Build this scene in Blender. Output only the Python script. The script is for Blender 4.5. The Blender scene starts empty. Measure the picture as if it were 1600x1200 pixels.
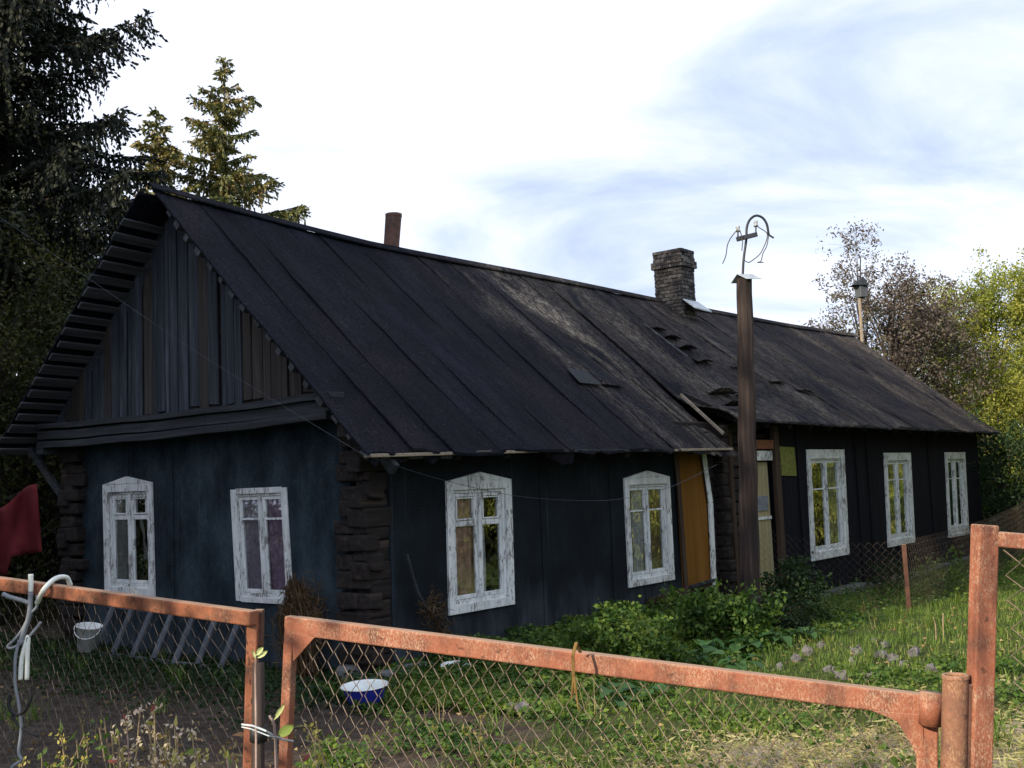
import bpy, math, random
import numpy as np
from mathutils import Vector, Matrix
random.seed(7); rng = np.random.default_rng(11)
S = bpy.context.scene; COL = S.collection

# ------------------------------------------------------------------ camera
F = 1700.0; PITCH = math.atan(156/F); ROLL = math.radians(2.27); EYE = 1.7
fw = np.array([0, math.cos(PITCH), math.sin(PITCH)]); rt = np.array([1., 0, 0]); upv = np.cross(rt, fw)
CR = rt*math.cos(ROLL)-upv*math.sin(ROLL); CU = upv*math.cos(ROLL)+rt*math.sin(ROLL); CAM = np.array([0, 0, EYE])
cam = bpy.data.objects.new('camera', bpy.data.cameras.new('camera')); COL.objects.link(cam); S.camera = cam
cam.data.sensor_width = 36; cam.data.lens = F/1600*36; cam.data.clip_end = 2000; cam.data.clip_start = .05
cam.matrix_world = Matrix(((CR[0], CU[0], -fw[0], 0), (CR[1], CU[1], -fw[1], 0), (CR[2], CU[2], -fw[2], EYE), (0, 0, 0, 1)))
def at(x, y, d):
    r = fw*F+CR*(x-800)-CU*(y-600)
    return CAM+r*(d/r[1])

# ------------------------------------------------------------------ light
SUN_EL = math.radians(27); sh = np.array([-.717, -.697]); sh = sh/np.linalg.norm(sh)
sdir = Vector((sh[0]*math.cos(SUN_EL), sh[1]*math.cos(SUN_EL), math.sin(SUN_EL)))
sun = bpy.data.objects.new('sun', bpy.data.lights.new('sun', 'SUN')); COL.objects.link(sun)
sun.data.energy = 5.0; sun.data.angle = math.radians(.6); sun.data.color = (1, .86, .64)
sun.rotation_euler = sdir.to_track_quat('Z', 'Y').to_euler()
S.view_settings.view_transform = 'Standard'; S.view_settings.look = 'None'; S.view_settings.gamma = 1
S.view_settings.exposure = 0.55; S.view_settings.use_curve_mapping = False

class NT:
    def __init__(s, tree): s.t = tree; s.n = tree.nodes; s.l = tree.links
    def __call__(s, kind, **kw):
        nd = s.n.new(kind)
        for k, v in kw.items():
            if k.startswith('i_'):
                key = k[2:]; key = int(key) if key.isdigit() else key
                sock = nd.inputs[key]
                if isinstance(v, bpy.types.NodeSocket): s.l.new(v, sock)
                else: sock.default_value = v
            else: setattr(nd, k, v)
        return nd
    def ramp(s, fac, stops):
        r = s.n.new('ShaderNodeValToRGB'); s.l.new(fac, r.inputs[0]); e = r.color_ramp.elements
        while len(e) < len(stops): e.new(.5)
        for el, (p, c) in zip(e, stops):
            el.position = p; el.color = (c[0], c[1], c[2], 1) if not isinstance(c, (int, float)) else (c, c, c, 1)
        return r.outputs[0]
    def mix(s, f, a, b, mode='MIX'):
        m = s.n.new('ShaderNodeMix'); m.data_type = 'RGBA'; m.blend_type = mode
        for sock, v in ((m.inputs[0], f), (m.inputs[6], a), (m.inputs[7], b)):
            if isinstance(v, bpy.types.NodeSocket): s.l.new(v, sock)
            elif isinstance(v, (int, float)): sock.default_value = v
            else: sock.default_value = (v[0], v[1], v[2], 1)
        return m.outputs[2]
    def math(s, op, a, b=0.0, c=None):
        m = s.n.new('ShaderNodeMath'); m.operation = op
        for i, v in enumerate((a, b) if c is None else (a, b, c)):
            if isinstance(v, bpy.types.NodeSocket): s.l.new(v, m.inputs[i])
            else: m.inputs[i].default_value = v
        return m.outputs[0]
    def noise(s, vec, scale, detail=4, rough=.55, dist=0):
        n = s.n.new('ShaderNodeTexNoise'); s.l.new(vec, n.inputs['Vector']); n.inputs['Scale'].default_value = scale
        n.inputs['Detail'].default_value = detail; n.inputs['Roughness'].default_value = rough; n.inputs['Distortion'].default_value = dist
        return n.outputs[0]
    def mapping(s, vec, sc=(1, 1, 1), loc=(0, 0, 0), rot=(0, 0, 0)):
        m = s.n.new('ShaderNodeMapping'); s.l.new(vec, m.inputs[0]); m.inputs['Scale'].default_value = sc
        m.inputs['Location'].default_value = loc; m.inputs['Rotation'].default_value = rot
        return m.outputs[0]

W = bpy.data.worlds.new('World'); S.world = W; W.use_nodes = True
n = NT(W.node_tree); n.n.clear()
sky = n('ShaderNodeTexSky', sky_type='NISHITA', sun_disc=False, sun_elevation=SUN_EL, sun_rotation=math.atan2(sdir.x, sdir.y), air_density=1.0, dust_density=.6, ozone_density=1.5)
tc = n('ShaderNodeTexCoord'); sep = n('ShaderNodeSeparateXYZ'); n.l.new(tc.outputs['Generated'], sep.inputs[0])
zz = n.math('ADD', n.math('MAXIMUM', sep.outputs[2], 0.0), .22)
cmb = n('ShaderNodeCombineXYZ'); n.l.new(n.math('DIVIDE', sep.outputs[0], zz), cmb.inputs[0]); n.l.new(n.math('DIVIDE', sep.outputs[1], zz), cmb.inputs[1])
cv = n.mapping(cmb.outputs[0], (1, 1.5, 1), (2.2, .5, 0), (0, 0, .35))
c1 = n.noise(cv, .9, 6, .5, .3); c2 = n.noise(n.mapping(cv, (1, 1, 1), (12, 1, 1)), 1.25, 7, .55, .5)
cover = n.ramp(c1, [(.24, 0.0), (.38, 1.0)])
ccol = n.ramp(c2, [(.33, (6.4, 7.7, 10.2)), (.44, (9.0, 10.0, 12.2)), (.52, (11.2, 11.9, 14.0))])
skyb = n.mix(1.0, sky.outputs[0], (1.7, 1.75, 1.8), 'MULTIPLY')
skc = n.mix(n.math('MULTIPLY', cover, .96), skyb, ccol)
bg = n('ShaderNodeBackground'); n.l.new(skc, bg.inputs[0]); bg.inputs[1].default_value = .067
wo = n('ShaderNodeOutputWorld'); n.l.new(bg.outputs[0], wo.inputs[0])

# ------------------------------------------------------------------ frame of the house
AZ = math.radians(38.9)
D1 = np.array([math.sin(AZ), math.cos(AZ), 0]); D2 = np.array([-math.cos(AZ), math.sin(AZ), 0]); Z = np.array([0, 0, 1.])
O = np.array([-1.451, 11.127, 0.0])
def H(u, v, z): return O+D1*u+D2*v+Z*z
def UV(x, y): return ((x-O[0])*D1[0]+(y-O[1])*D1[1], (x-O[0])*D2[0]+(y-O[1])*D2[1])
def sst(a, b, x):
    t = np.clip((x-a)/(b-a), 0, 1); return t*t*(3-2*t)
def ground(x, y):
    x = np.asarray(x, float); y = np.asarray(y, float)
    u = (x-O[0])*D1[0]+(y-O[1])*D1[1]; v = (x-O[0])*D2[0]+(y-O[1])*D2[1]
    base = -.2-.38*sst(2, 15, u)
    m = np.maximum(np.maximum(-u, -v), 0)
    z = base*(1-sst(0, 1, m/(8.5+9*sst(8, 18, u))))
    return z+.02*np.sin(x*1.7+.6*y)*np.sin(y*1.3)+.012*np.sin(x*5.1+1)*np.sin(y*4.3+2)
def g(x, y): return float(ground(x, y))

# ------------------------------------------------------------------ materials
def M(name, rough=.9, spec=.2):
    m = bpy.data.materials.new(name); m.use_nodes = True; k = NT(m.node_tree); b = k.n['Principled BSDF']
    b.inputs['Roughness'].default_value = rough; b.inputs['Specular IOR Level'].default_value = spec
    return m, k, b
def pos(k): return k('ShaderNodeNewGeometry').outputs['Position']
def houseco(k):   # position rotated into the house frame: x along the front, y into the depth
    return k.mapping(k.mapping(pos(k), loc=(-O[0], -O[1], 0)), rot=(0, 0, -math.atan2(D1[1], D1[0])))
def bump(k, b, h, st=.4, dist=.02):
    bm = k('ShaderNodeBump'); bm.inputs['Strength'].default_value = st; bm.inputs['Distance'].default_value = dist
    k.l.new(h, bm.inputs['Height']); k.l.new(bm.outputs[0], b.inputs['Normal'])
def orand(k): return k('ShaderNodeObjectInfo').outputs['Random']

def mat_tarwall():
    m, k, b = M('tar_paper', .85, .15); p = houseco(k)
    sp = k('ShaderNodeSeparateXYZ'); k.l.new(p, sp.inputs[0])
    base = k.ramp(k.math('ADD', k.math('MULTIPLY', k.noise(k.mapping(p, (.5, .5, .35)), 3, 7, .7), .75), k.math('MULTIPLY', k.noise(p, 26, 4, .8), .25)), [(.38, (.004, .007, .010)), (.5, (.017, .030, .042)), (.62, (.042, .063, .080))])
    streak = k.noise(k.mapping(p, (14, 14, .6)), 1, 5, .6)
    base = k.mix(k.ramp(streak, [(.5, 0.), (.8, .35)]), base, (.04, .055, .075))
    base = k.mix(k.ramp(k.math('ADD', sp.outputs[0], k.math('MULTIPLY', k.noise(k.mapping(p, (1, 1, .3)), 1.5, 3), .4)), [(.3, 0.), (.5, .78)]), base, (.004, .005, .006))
    thin = k.ramp(k.noise(k.mapping(p, (34, 34, .25), (3, 2, 1)), 1, 3, .5), [(.66, 0.), (.71, .35)]); base = k.mix(thin, base, (.10, .12, .14))
    # rain-splash dust low on the sheets
    zn = k.math('ADD', sp.outputs[2], k.math('MULTIPLY', k.noise(k.mapping(p, (1.5, 1.5, .4)), 1.3, 3), .9))
    dust = k.ramp(zn, [(.18, 1.), (.95, 0.)])
    dn = k.ramp(k.noise(k.mapping(p, (4, 4, 1.2)), 1.2, 5, .6), [(.35, .15), (.65, .9)])
    base = k.mix(k.math('MULTIPLY', k.math('MULTIPLY', dust, dn), .75), base, (.10, .122, .15))
    # thin horizontal weave
    wv = k('ShaderNodeTexWave', wave_type='BANDS', bands_direction='Z'); k.l.new(k.mapping(p, (1, 1, 1)), wv.inputs[0]); wv.inputs['Scale'].default_value = 9; wv.inputs['Distortion'].default_value = 1.5
    base = k.mix(k.math('MULTIPLY', wv.outputs[1], .04), base, (.07, .08, .095))
    k.l.new(base, b.inputs[0])
    h = k.math('ADD', k.noise(k.mapping(p, (2.2, 2.2, .8)), 1.4, 4), k.math('MULTIPLY', k.noise(p, 60, 2), .06))
    bump(k, b, h, .55, .06); return m
def mat_tarside():
    m, k, b = M('tar_board', .9, .12); p = houseco(k)
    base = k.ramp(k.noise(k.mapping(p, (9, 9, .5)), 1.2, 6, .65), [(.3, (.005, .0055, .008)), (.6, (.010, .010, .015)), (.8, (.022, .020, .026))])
    k.l.new(base, b.inputs[0]); bump(k, b, k.noise(k.mapping(p, (12, 12, .8)), 1.5, 5), .5, .03); return m
def mat_felt():
    m, k, b = M('roofing_felt', .95, .10); p = houseco(k)
    r = orand(k)
    base = k.ramp(k.noise(k.mapping(p, (1.3, .35, .35)), 1.6, 7, .65), [(.28, (.0025, .0034, .008)), (.5, (.007, .009, .017)), (.75, (.020, .022, .034))])
    base = k.mix(k.math('MULTIPLY', r, .4), base, (.012, .0105, .016))
    # worn, sandy patches and painted-in pale sunlit streaks, long down the slope
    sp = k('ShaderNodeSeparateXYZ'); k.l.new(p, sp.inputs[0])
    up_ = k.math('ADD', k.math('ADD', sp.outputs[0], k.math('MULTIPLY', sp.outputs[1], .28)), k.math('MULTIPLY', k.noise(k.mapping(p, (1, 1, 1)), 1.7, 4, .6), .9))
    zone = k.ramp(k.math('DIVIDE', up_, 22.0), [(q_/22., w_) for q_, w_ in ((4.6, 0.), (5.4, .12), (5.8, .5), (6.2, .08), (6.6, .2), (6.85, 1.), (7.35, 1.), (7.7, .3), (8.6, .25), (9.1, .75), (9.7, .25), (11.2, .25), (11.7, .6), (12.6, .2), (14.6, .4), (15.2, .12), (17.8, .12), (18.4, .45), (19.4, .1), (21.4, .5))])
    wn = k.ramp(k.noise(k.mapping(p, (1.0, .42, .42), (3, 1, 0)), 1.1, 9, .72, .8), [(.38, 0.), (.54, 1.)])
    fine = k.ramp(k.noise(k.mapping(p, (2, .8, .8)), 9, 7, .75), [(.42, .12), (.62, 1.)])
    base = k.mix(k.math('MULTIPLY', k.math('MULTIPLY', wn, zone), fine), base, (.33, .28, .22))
    rb = k.ramp(k.noise(k.mapping(p, (.8, .5, .5), (11, 4, 0)), 1.2, 6, .65, .5), [(.50, 0.), (.66, .5)]); base = k.mix(rb, base, (.024, .019, .021))
    gr_ = k.ramp(k.noise(p, 34, 4, .8), [(.42, .45), (.60, 1.5)]); base = k.mix(1.0, base, gr_, 'MULTIPLY')
    spk = k('ShaderNodeTexVoronoi'); k.l.new(p, spk.inputs['Vector']); spk.inputs['Scale'].default_value = 9
    sm = k.math('LESS_THAN', spk.outputs['Distance'], .07)
    base = k.mix(k.math('MULTIPLY', sm, .6), base, (.12, .12, .12))
    k.l.new(base, b.inputs[0])
    h = k.math('ADD', k.noise(k.mapping(p, (2.5, .9, .9)), 2.2, 5), k.math('MULTIPLY', k.noise(p, 45, 4, .7), .22))
    h = k.math('ADD', h, k.math('MULTIPLY', fine, .15)); bump(k, b, h, .9, .07); return m
def mat_wood(name, dark, mid, light, axis='Z', sc=1.0, rgh=.85):
    m, k, b = M(name, rgh, .2); tcn = k('ShaderNodeTexCoord').outputs['Object']; p = houseco(k)
    r = orand(k); off = k('ShaderNodeCombineXYZ'); k.l.new(k.math('MULTIPLY', r, 37.0), off.inputs[0]); k.l.new(k.math('MULTIPLY', r, 11.0), off.inputs[2])
    ad = k('ShaderNodeVectorMath', operation='ADD'); k.l.new(p, ad.inputs[0]); k.l.new(off.outputs[0], ad.inputs[1])
    s3 = {'Z': (22, 22, 1.1), 'X': (1.1, 22, 22), 'Y': (22, 1.1, 22)}[axis]; s3 = tuple(a*sc for a in s3)
    gr = k.noise(k.mapping(ad.outputs[0], s3), 1, 7, .65, .4); big = k.noise(k.mapping(ad.outputs[0], tuple(a*.12 for a in s3)), 1.3, 3)
    c = k.ramp(gr, [(.3, dark), (.52, mid), (.75, light)])
    c = k.mix(k.ramp(big, [(.35, .55), (.65, 0.)]), c, tuple(a*.55 for a in dark))
    c = k.mix(k.math('MULTIPLY', r, .45), c, tuple(a*.6 for a in mid))
    k.l.new(c, b.inputs[0]); bump(k, b, gr, .5, .012); return m
def mat_whitepaint():
    m, k, b = M('peeling_white_paint', .6, .35); r_ = orand(k); cb_ = k('ShaderNodeCombineXYZ'); k.l.new(k.math('MULTIPLY', r_, 29.0), cb_.inputs[0]); k.l.new(k.math('MULTIPLY', r_, 13.0), cb_.inputs[2])
    va = k('ShaderNodeVectorMath', operation='ADD'); k.l.new(houseco(k), va.inputs[0]); k.l.new(cb_.outputs[0], va.inputs[1]); p = va.outputs[0]
    pk = k.ramp(k.math('ADD', k.noise(k.mapping(p, (30, 30, 9)), 1, 6, .7), k.math('MULTIPLY', k.noise(p, 2.2, 3), .55)), [(.81, 0.), (.90, .8)])
    base = k.ramp(k.noise(k.mapping(p, (8, 8, 2)), 1.2, 4), [(.3, (.56, .60, .60)), (.7, (.82, .84, .84))])
    k.l.new(k.mix(pk, base, (.14, .13, .115)), b.inputs[0]); bump(k, b, k.math('SUBTRACT', 1.0, pk), .5, .006); return m
def mat_rust(name, base, speck, dark, amount=.55):
    m, k, b = M(name, .72, .35); p = k('ShaderNodeTexCoord').outputs['Object']
    c = k.ramp(k.noise(p, 12, 6, .65), [(.32, dark), (.5, base), (.72, tuple(min(1, a*1.25) for a in base))])
    f = k.ramp(k.noise(k.mapping(p, (1, 1, .45)), 250, 4, .7, .8), [(.49, 0.), (.57, amount)])
    f2 = k.ramp(k.noise(p, 7, 5, .7), [(.40, .12), (.58, 1.)])
    c = k.mix(k.math('MULTIPLY', f, f2), c, speck)
    st = k.ramp(k.noise(k.mapping(p, (1, 1, .25), (7, 1, 3)), 16, 5, .7), [(.5, 0.), (.68, .6)]); c = k.mix(st, c, tuple(a*.8 for a in dark))
    d = k.ramp(k.noise(k.mapping(p, loc=(4, 2, 8)), 38, 5, .7), [(.60, 0.), (.70, .85)])
    c = k.mix(d, c, tuple(a*.5 for a in dark))
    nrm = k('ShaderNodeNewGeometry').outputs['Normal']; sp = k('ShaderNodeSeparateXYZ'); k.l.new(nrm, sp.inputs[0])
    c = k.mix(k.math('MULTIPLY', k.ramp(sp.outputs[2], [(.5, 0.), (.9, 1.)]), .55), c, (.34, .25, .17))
    k.l.new(c, b.inputs[0]); bump(k, b, k.noise(p, 90, 4), .35, .004); return m
def flat(name, col, rough=.8, spec=.2, var=.3, sc=12, metal=0):
    m, k, b = M(name, rough, spec); p = pos(k)
    k.l.new(k.ramp(k.noise(p, sc, 5, .6), [(.3, tuple(a*(1-var) for a in col)), (.7, tuple(min(1, a*(1+var)) for a in col))]), b.inputs[0])
    b.inputs['Metallic'].default_value = metal; return m
def mat_leaf(name, cols, trans=.35, rough=.6):
    m = bpy.data.materials.new(name); m.use_nodes = True; k = NT(m.node_tree); k.n.clear()
    ge = k('ShaderNodeNewGeometry'); r = ge.outputs['Random Per Island']
    st = [(i/(len(cols)-1), c) for i, c in enumerate(cols)]
    big = k.noise(ge.outputs['Position'], .7, 4, .6)
    f = k.math('ADD', k.math('MULTIPLY', r, .55), k.ramp(big, [(.35, 0.), (.65, .45)]))
    c = k.ramp(f, st)
    d = k('ShaderNodeBsdfPrincipled'); k.l.new(c, d.inputs[0]); d.inputs['Roughness'].default_value = rough; d.inputs['Specular IOR Level'].default_value = .25
    t = k('ShaderNodeBsdfTranslucent'); k.l.new(k.mix(1., c, (1.3, 1.35, .6), 'MULTIPLY'), t.inputs[0])
    mx = k('ShaderNodeMixShader'); mx.inputs[0].default_value = trans; k.l.new(d.outputs[0], mx.inputs[1]); k.l.new(t.outputs[0], mx.inputs[2])
    o = k('ShaderNodeOutputMaterial'); k.l.new(mx.outputs[0], o.inputs[0]); return m
def mat_glass():
    m = bpy.data.materials.new('window_glass'); m.use_nodes = True; k = NT(m.node_tree); k.n.clear()
    p = pos(k); gl = k('ShaderNodeBsdfGlossy'); gl.inputs['Roughness'].default_value = .0; gl.inputs['Color'].default_value = (.9, .95, .95, 1)
    bm = k('ShaderNodeBump'); bm.inputs['Strength'].default_value = .3; bm.inputs['Distance'].default_value = .012
    k.l.new(k.noise(p, 4, 2), bm.inputs['Height']); k.l.new(bm.outputs[0], gl.inputs['Normal'])
    tr = k('ShaderNodeBsdfTransparent'); tr.inputs[0].default_value = (.92, .95, .95, 1)
    fr = k('ShaderNodeFresnel'); fr.inputs[0].default_value = 1.52
    f = k.math('MINIMUM', k.math('ADD', k.math('MULTIPLY', fr.outputs[0], 3.4), .06), 1.0)
    mx = k('ShaderNodeMixShader'); k.l.new(f, mx.inputs[0]); k.l.new(tr.outputs[0], mx.inputs[1]); k.l.new(gl.outputs[0], mx.inputs[2])
    df = k('ShaderNodeBsdfDiffuse'); df.inputs[0].default_value = (.3, .3, .27, 1)
    mx2 = k('ShaderNodeMixShader'); k.l.new(k.ramp(k.noise(p, 14, 5), [(.5, .0), (.8, .16)]), mx2.inputs[0]); k.l.new(mx.outputs[0], mx2.inputs[1]); k.l.new(df.outputs[0], mx2.inputs[2])
    o = k('ShaderNodeOutputMaterial'); k.l.new(mx2.outputs[0], o.inputs[0]); return m
def mat_brick():
    m, k, b = M('sooty_brick', .9, .15); r = orand(k); p = houseco(k)
    c = k.ramp(r, [(0, (.03, .03, .032)), (.4, (.07, .062, .06)), (.7, (.12, .105, .10)), (1, (.19, .18, .17))])
    c = k.mix(k.ramp(k.noise(p, 7, 5, .7), [(.42, 0.), (.62, .8)]), c, (.025, .025, .03))
    c = k.mix(k.ramp(k.noise(k.mapping(p, loc=(5, 5, 5)), 12, 5, .7), [(.55, 0.), (.68, .7)]), c, (.33, .31, .28))
    k.l.new(c, b.inputs[0]); bump(k, b, k.noise(p, 40, 4), .5, .01); return m
def mat_ground():
    m, k, b = M('soil_and_turf', .95, .1); p = pos(k)
    soil = k.ramp(k.noise(p, 7, 8, .7), [(.3, (.028, .022, .018)), (.55, (.07, .055, .045)), (.75, (.12, .10, .085))])
    green = k.ramp(k.noise(p, 12, 6, .7), [(.3, (.022, .036, .010)), (.7, (.075, .10, .028))])
    sand = k.ramp(k.noise(p, 22, 7, .7), [(.3, (.20, .165, .12)), (.7, (.46, .39, .29))])
    at_ = k('ShaderNodeAttribute', attribute_name='cover')
    sp = k('ShaderNodeSeparateXYZ'); k.l.new(at_.outputs['Vector'], sp.inputs[0])
    nz = k.noise(p, 2.6, 6, .7)
    fg = k.ramp(k.math('ADD', sp.outputs[0], k.math('MULTIPLY', k.math('SUBTRACT', nz, .5), 1.4)), [(.35, 0.), (.6, 1.)])
    fs = k.ramp(k.math('ADD', sp.outputs[1], k.math('MULTIPLY', k.math('SUBTRACT', k.noise(k.mapping(p, loc=(9, 4, 0)), 3.1, 6, .7), .5), 1.2)), [(.4, 0.), (.65, 1.)])
    c = k.mix(fs, k.mix(fg, soil, green), sand); k.l.new(c, b.inputs[0])
    bump(k, b, k.math('ADD', k.noise(p, 9, 6, .7), k.math('MULTIPLY', k.noise(p, 60, 4), .3)), .9, .05); return m

TAR = mat_tarwall(); TARB = mat_tarside(); FELT = mat_felt()
GREYW = mat_wood('weathered_grey_board', (.014, .017, .023), (.050, .060, .078), (.125, .145, .175))
GREYH = mat_wood('weathered_grey_beam', (.016, .018, .022), (.042, .047, .055), (.10, .11, .12), 'Y')
GREYL = mat_wood('pale_grey_board', (.05, .055, .062), (.13, .145, .17), (.22, .24, .27))
PALEL = mat_wood('pale_brown_lath', (.10, .075, .05), (.22, .17, .12), (.36, .29, .22))
GREYM = mat_wood('batten_wood', (.03, .032, .036), (.075, .08, .09), (.15, .155, .165), 'X', .8)
GREYB = mat_wood('browned_grey_board', (.022, .020, .020), (.06, .052, .048), (.12, .10, .09))
BROWNW = mat_wood('brown_wood', (.03, .02, .014), (.075, .05, .035), (.15, .105, .075))
DARKW = mat_wood('dark_wood', (.014, .012, .011), (.03, .026, .024), (.06, .05, .045), 'X')
LOGM = mat_wood('old_log', (.010, .009, .010), (.03, .024, .023), (.10, .07, .052), 'X', .8)
POLEW = mat_wood('pole_wood', (.022, .016, .016), (.062, .046, .042), (.17, .125, .10))
OCHRE = mat_wood('ochre_board', (.14, .06, .008), (.26, .115, .018), (.36, .18, .04), 'Z', .4)
YELW = mat_wood('yellow_paint', (.26, .22, .12), (.42, .37, .2), (.6, .56, .42), 'Z', .5)
PALEW = mat_wood('pale_wood', (.22, .17, .12), (.4, .33, .25), (.55, .48, .4), 'Y')
WHITEP = mat_whitepaint(); GLASS = mat_glass(); BRICK = mat_brick(); GROUND = mat_ground()
RUST = mat_rust('red_rusty_paint', (.235, .078, .043), (.40, .265, .185), (.10, .04, .028), .8)
RUSTO = mat_rust('orange_rusty_paint', (.22, .075, .038), (.32, .18, .11), (.05, .022, .016), .45)
RUSTP = mat_rust('bare_rust', (.20, .09, .055), (.42, .27, .15), (.12, .06, .045), .5)
RUSTS = mat_rust('sooty_rust', (.12, .058, .045), (.2, .14, .11), (.05, .03, .03), .4)
RUSTD = mat_rust('dark_rust', (.10, .045, .03), (.18, .1, .07), (.05, .025, .02), .4)
WIRE = flat('rusty_wire', (.17, .125, .095), .6, .4, .45, 30)
WIRED = flat('dull_wire', (.06, .045, .036), .6, .4, .4, 30)
WIREK = flat('dark_wire', (.07, .08, .10), .6, .3)
STEEL = flat('dark_iron', (.03, .032, .04), .5, .5)
ZINC = flat('zinc_sheet', (.42, .47, .5), .45, .5, .25)
STONE = flat('rubble_stone', (.12, .115, .12), .9, .1, .4, 14)
CONC = flat('foundation_stone', (.14, .145, .15), .9, .1, .4, 8)
WHITEE = flat('white_enamel', (.72, .76, .74), .35, .5, .1)
BLUEE = flat('blue_enamel', (.02, .03, .30), .3, .5, .2)
BUCK = flat('white_plastic', (.78, .8, .78), .5, .4, .15)
REDC = flat('red_cloth', (.11, .017, .02), .9, .1, .2, 5)
CABW = flat('white_plastic_pipe', (.7, .73, .68), .4, .4, .12)
CABB = flat('black_rubber', (.02, .02, .022), .6, .3)
CABG = flat('grey_cable', (.2, .22, .25), .5, .3)
TWINE = flat('yellow_twine', (.16, .10, .035), .9, .1, .3, 60)
CERAM = flat('white_ceramic', (.5, .52, .52), .3, .5, .1)
SIGNM = flat('faded_notice', (.16, .17, .04), .7, .3, .5, 22)
LACE = flat('grey_lace_curtain', (.8, .8, .86), .9, .1, .25, 26)
LILACP = flat('pale_lilac_lace', (.66, .58, .74), .9, .1, .3, 22)
LILAC = flat('lilac_curtain', (.60, .42, .62), .9, .1, .4, 18)
BROWNC = flat('brown_curtain', (.62, .40, .32), .9, .1, .5, 14)
MUSTC = flat('mustard_curtain', (.42, .32, .19), .9, .1, .45, 30)
INNER = flat('dark_room', (.03, .028, .026), .9, .1)
STRAW = mat_leaf('dry_straw', [(.14, .085, .04), (.26, .17, .08), (.42, .31, .16)], .2)
HAY = mat_leaf('dry_vine', [(.035, .022, .012), (.09, .055, .028), (.20, .125, .06)], .15)
LITTER = mat_leaf('straw_litter', [(.18, .15, .06), (.42, .36, .21), (.26, .28, .10), (.70, .62, .44)], .3)
GRASSM = mat_leaf('grass_blade', [(.035, .075, .013), (.08, .145, .026), (.145, .215, .04), (.28, .30, .08)], .35)
GRASSD = mat_leaf('dry_grass_blade', [(.20, .15, .06), (.34, .27, .12), (.48, .42, .22)], .3)
NETTLE = mat_leaf('green_leaf', [(.012, .038, .010), (.04, .092, .018), (.095, .155, .028), (.20, .25, .045)], .3)
NETTLED = mat_leaf('dark_green_leaf', [(.010, .024, .010), (.02, .045, .015), (.04, .075, .02)], .3)
BURD = mat_leaf('broad_leaf', [(.022, .07, .025), (.04, .10, .03), (.075, .15, .035)], .3)
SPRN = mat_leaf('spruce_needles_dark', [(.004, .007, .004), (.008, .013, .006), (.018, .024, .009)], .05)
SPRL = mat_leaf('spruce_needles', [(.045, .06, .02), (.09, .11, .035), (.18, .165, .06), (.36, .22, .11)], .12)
YGREEN = mat_leaf('yellow_green_leaf', [(.07, .10, .018), (.16, .20, .035), (.30, .31, .065), (.50, .45, .11)], .42)
OLIVE = mat_leaf('olive_leaf', [(.012, .02, .006), (.025, .035, .009), (.05, .055, .014), (.085, .07, .02)], .25)
PURPL = mat_leaf('purplish_leaf', [(.05, .042, .05), (.09, .072, .074), (.14, .115, .09), (.12, .14, .06)], .25)
REDL = mat_leaf('reddish_weed_leaf', [(.10, .02, .025), (.20, .05, .05), (.26, .2, .08), (.16, .2, .05)], .3)
SEEDM = mat_leaf('yellow_seed', [(.20, .19, .05), (.36, .32, .08), (.45, .4, .16)], .3)
PINKM = mat_leaf('pale_flower', [(.45, .3, .3), (.6, .5, .42), (.7, .62, .5)], .3)
BARK = flat('bark', (.05, .042, .038), .95, .1, .5, 9)
BARKL = flat('grey_bark', (.10, .09, .085), .95, .1, .4, 12)
STEMM = flat('dry_stem', (.26, .2, .12), .9, .1, .3, 20)
STEMG = flat('pale_stem', (.3, .22, .2), .8, .2, .3, 20)

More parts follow.
